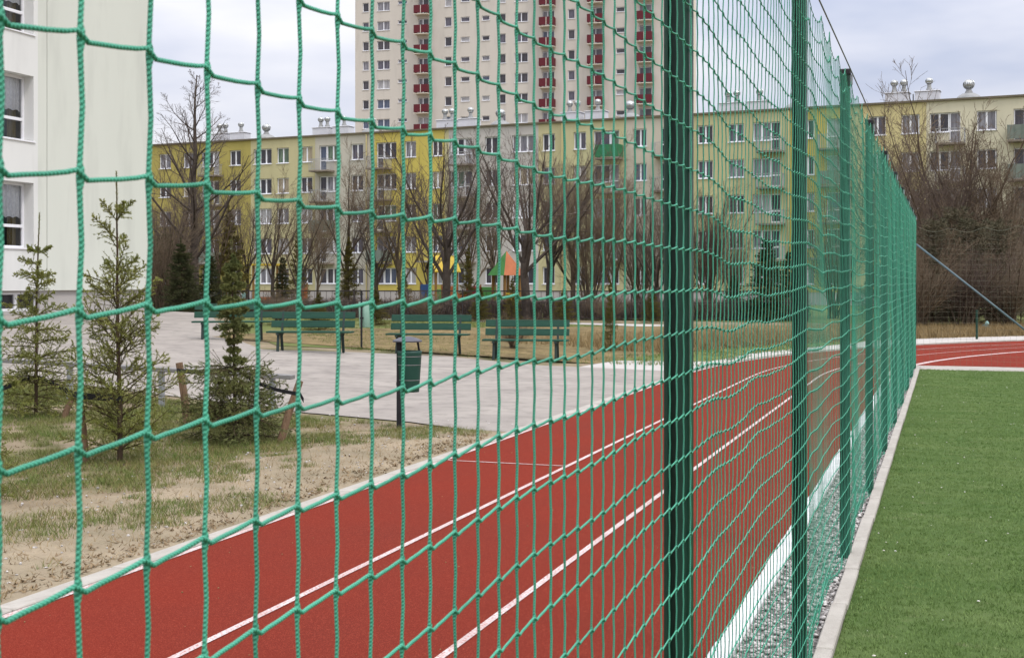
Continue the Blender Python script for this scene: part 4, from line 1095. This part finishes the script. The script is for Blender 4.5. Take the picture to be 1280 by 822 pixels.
# stakes and straps
def stake(px0, py0, px1, py1, Z, lean, label, w=.062):
    w *= 1.2
    p0 = P(px0, Z, 0); p1 = P(px1, Z+lean, zat(py1, Z+lean)); d_ = (p1-p0)
    o = MB().tube([(0,0,-.15*0-.1),(d_.x*.5+.004,d_.y*.5,d_.z*.5),(d_.x,d_.y,d_.z)], [w*.52,w*.5,w*.47], 9).obj('stake', M['stake'], None, loc=p0)
    tag(o, label, 'stake', 'wooden stakes supporting the young spruces'); return p1
s1 = stake(108, 582, 98, 490, 12.2, 0, 'brown wooden stake nearest the camera, left of the tallest spruce')
s2 = stake(74, 530, 92, 492, 15.4, .1, 'leaning stake behind the nearest stake beside the second spruce')
s3 = stake(236, 522, 224, 453, 15.2, 0, 'wooden stake left of the dark dense spruce', .075)
s4 = stake(347, 553, 375, 476, 13.8, .2, 'leaning wooden stake right of the dark dense spruce', .07)
def strap(pts, label, w=.045):
    vs = []; 
    for p_ in pts: vs += [Vector(p_)+Vector((0,0,w/2)), Vector(p_)-Vector((0,0,w/2)), Vector(p_)-Vector((0,0,w/2))+Vector((.004,.006,0)), Vector(p_)+Vector((0,0,w/2))+Vector((.004,.006,0))]
    m_ = MB(); k = len(pts)
    m_.add(vs, [(i*4+j, i*4+(j+1)%4, (i+1)*4+(j+1)%4, (i+1)*4+j) for i in range(k-1) for j in range(4)] + [(0,1,2,3),(k*4-1,k*4-2,k*4-3,k*4-4)])
    tag(m_.obj('tree_strap', M['black']), label, 'strap', 'black straps tying spruces to stakes')
W_ = lambda px, py, Z: P(px, Z, zat(py, Z))
def sagp(a, b, s, n=7):
    return [a.lerp(b, i/(n-1)) - Vector((0,0,s*sin(pi*i/(n-1)))) for i in range(n)]
strap(sagp(W_(93,493,12.12), W_(152,497,12.25), .01), 'black strap from the nearest stake to the tallest spruce', .06)
strap(sagp(W_(94,494,15.35), W_(45,471,15.55), -.01), 'black strap from the leaning stake to the second spruce', .06)
strap(sagp(W_(45,471,15.55), W_(-14,492,15.2), -.01), 'black strap running left from the second spruce out of the picture', .06)
strap(sagp(W_(221,463,15.1), W_(294,459,14.05), .03), 'black strap from the left stake to the dark dense spruce', .05)
strap(sagp(W_(374,492,13.9), W_(320,478,14.0), .02)+sagp(W_(320,478,14.0), W_(294,460,14.05), .0)[1:], 'black strap from the right leaning stake to the dark dense spruce', .04)
strap(sagp(W_(374,491,13.87), W_(379,500,13.85), .0, 3), 'short loose end of black strap hanging from the right leaning stake', .05)

# iron fence beyond the lawn
a, b_ = P(120, 61, 0), P(1010, 55.5, 0)
d = b_-a; L = d.length; rz = atan2(d.y, d.x)
t = thing('iron_fence', 'dark low iron fence running behind the lawn and playground', 'fence', (a.x, a.y, .0), rz)
MB().box(0, L, -.02, .02, 1.30, 1.35).obj('top_rail', M['railblack'], t)
MB().box(0, L, -.015, .015, .80, .83).obj('middle_rail', M['railblack'], t)
MB().box(0, L, -.015, .015, .10, .14).obj('bottom_rail', M['railblack'], t)
pme = MB().box(-.03,.03,-.03,.03,-.6,1.40).mesh('post', M['railblack'])
n_ = int(L/2.4)
for i in range(n_+1): link('post', pme, t, (L*i/n_, .0, 0))
bb = MB(); k = int(L/.14)
for i in range(k): bb.box(L*i/k-.008, L*i/k+.008, -.008, .008, .141, .799 if i % 2 else 1.299)
tag(bb.obj('bars', M['railblack'], t), kind='stuff')
hp = 700
RNG2 = np.random.default_rng(5)
hv = []
n = 9500
xx = RNG2.uniform(0, L, n); pos = np.stack([a.x+dn.x*0+np.cos(rz)*xx - np.sin(rz)*RNG2.uniform(.4,1.6,n), a.y+np.sin(rz)*xx + np.cos(rz)*RNG2.uniform(.4,1.6,n), RNG2.uniform(0,.75,n)],-1)
blades('hedge', pos, 4, .34, .03, 1.3, M['twig'], .10)

# playground
gp = 'play equipment beyond the iron fence'
def play_tower(px, Z, zb, w, hp_, roof, label, panels):
    p_ = on_ground(px, Z); t = thing('play_tower', label, 'play tower', p_, {'flat':.3,'pyramid':1.0,'gable':.75}[roof], gp)
    pe = MB().box(-.06,.06,-.06,.06,0,hp_).mesh('post', M['pwood'])
    for x in (-w/2, w/2):
        for y in (-w/2, w/2): link('post', pe, t, (x,y,0))
    MB().box(-w/2,w/2,-w/2,w/2,zb-.08,zb).obj('platform', M['pwood'], t)
    for i, (m_, z0, z1) in enumerate(panels):
        MB().box(-w/2+.07, w/2-.07, -w/2-.03-.001*i, -w/2-.001*i, z0, z1).obj('panel', M[m_], t)
    if roof == 'flat':
        MB().box(-w/2-.25,w/2+.25,-w/2-.25,w/2+.25,hp_,hp_+.12).obj('roof', M['pyel'], t)
    elif roof == 'pyramid':
        r = w/2+.22; ap = (0,0,hp_+1.25)
        cs = [(-r,-r,hp_-.1),(r,-r,hp_-.1),(r,r,hp_-.1),(-r,r,hp_-.1)]
        for i in range(4):
            c0, c1 = cs[i], cs[(i+1)%4]
            m_ = MB(); m_.add([c0,c1,ap,(c0[0]*.9,c0[1]*.9,c0[2]),(c1[0]*.9,c1[1]*.9,c1[2]),(0,0,ap[2]-.1)], [(0,1,2),(5,4,3),(0,3,4,1),(1,4,5,2),(2,5,3,0)])
            m_.obj('roof_panel', M['pora' if i % 2 == 0 else 'pgrn'], t)
    else:
        r, x, zt, ze = w/2+.25, w/2+.15, hp_+.75, hp_-.2
        for s_, mk in ((-1,'pyel'),(1,'pdark')):
            m_ = MB(); m_.add([(-x,s_*r,ze),(x,s_*r,ze),(x,s_*.01,zt),(-x,s_*.01,zt),(-x,s_*r,ze+.07),(x,s_*r,ze+.07),(x,s_*.01,zt+.07),(-x,s_*.01,zt+.07)], [(0,1,2,3),(7,6,5,4),(0,4,5,1),(1,5,6,2),(2,6,7,3),(3,7,4,0)])
            m_.obj('roof_panel', M[mk], t)
        for x_, mk in ((-w/2-.02,'pdark'),(w/2-.02,'pred')):
            m_ = MB(); m_.add([(x_,-w/2,hp_-.1),(x_,w/2,hp_-.1),(x_,0,hp_+.60),(x_+.05,-w/2,hp_-.1),(x_+.05,w/2,hp_-.1),(x_+.05,0,hp_+.60)], [(0,1,2),(5,4,3),(0,3,4,1),(1,4,5,2),(2,5,3,0)]); m_.obj('gable_board', M[mk], t)
    return t
play_tower(335, 80, 1.2, 1.5, 2.75, 'flat', 'small wooden play platform with a flat yellow roof', [('pora',.3,.8)])
play_tower(553, 76, 1.0, 1.35, 2.5, 'gable', 'wooden playhouse with a yellow gabled roof', [('pgrn',.5,1.3)])
play_tower(633, 70, 1.0, 1.05, 2.2, 'pyramid', 'wooden play tower with an orange and green pyramid roof', [('pyel',.6,1.15),('pora',.2,.55)])
for px, c, w, h, lab in ((531,'pblu',.5,1.6,'narrow blue play board beside the gabled playhouse'),(562,'pora',.9,1.5,'orange play board right of the gabled playhouse'),(575,'pora',.7,1.1,'small orange play board next to the red one'),(592,'pred',.8,1.5,'dark red play board between the playhouse and the play tower'),
        (609,'pgrn',.95,1.45,'green play board left of the pyramid roofed tower'),(377,'pora',.6,1.6,'small orange play board behind the spruce left of the mint bin'),(204,'pora',.6,.7,'low orange play toy beside the school corner')):
    p_ = on_ground(px, 72); t = thing('play_board', lab, 'play board', p_, .25, gp)
    MB().box(-w/2,w/2,-.03,.03,.15,h).obj('board', M[c], t, bevel=.02)
    for s_ in (-1,1): MB().box(s_*w/2-.04,s_*w/2+.04,.031,.10,0,h+.1).obj('post', M['pwood'], t)
p_ = on_ground(268, 70); t = thing('slide', 'small blue slide glimpsed right of the tallest tree trunk', 'slide', p_, .2, gp)
MB().bar((-.8,0,.3),(.7,0,1.4),.45,.06,(0,0,1)).obj('chute', M['pblu'], t)
for x in (.55,.75): MB().box(x-.03,x+.03,-.2,-.15,0,1.45).obj('post', M['pwood'], t)
p_ = on_ground(305, 72); t = thing('spring_rider', 'small pale spring rider behind the dark dense spruce', 'play toy', p_, .1, gp)
MB().box(-.35,.35,-.12,.12,.55,.75).box(-.12,.12,-.1,.1,.751,1.15).obj('seat', M['pale'], t, bevel=.04)
MB().tube([(0,0,0),(.05,0,.2),(-.05,0,.4),(0,0,.56)], .06, 8).obj('spring', M['steel'], t)

# things on the bank at the right
p_ = on_ground(1221, 38.5); o = MB().tube([(0,0,-.1),(0,0,.90)], .035, 8).obj('marker_post', M['post'], None, loc=p_); tag(o, 'short green post at the edge of the pale path by the bank', 'post')
p_ = on_ground(1232, 44.5, .05); t = thing('cloth_bundle', 'small teal bundle with a pale top lying on the dry bank', 'bundle', p_, .3)
m_ = MB(); m_.lathe([(.05,.0),(.17,.02),(.19,.09),(.13,.17),(.04,.21)], 9); m_.obj('bag', M['teal'], t, smooth=True)
m_ = MB(); m_.lathe([(.02,.17),(.07,.20),(.075,.25),(.035,.31),(.01,.33)], 8, (.05,0,0)); m_.obj('top', M['pale'], t, smooth=True)
p_ = P(1284, 66, 0); t = thing('kiosk', 'low yellow and pink kiosk half hidden at the right edge', 'kiosk', p_, -.1)
MB().box(-.5,2.6,0,2,0,2.3).obj('wall', M['f_paley'], t)
MB().box(-.95,-.502,.01,1.9,.3,1.95).obj('side_wall', M['pink'], t)
MB().box(-1.0,2.8,-.2,2.2,2.301,2.42).obj('roof', M['coping'], t)
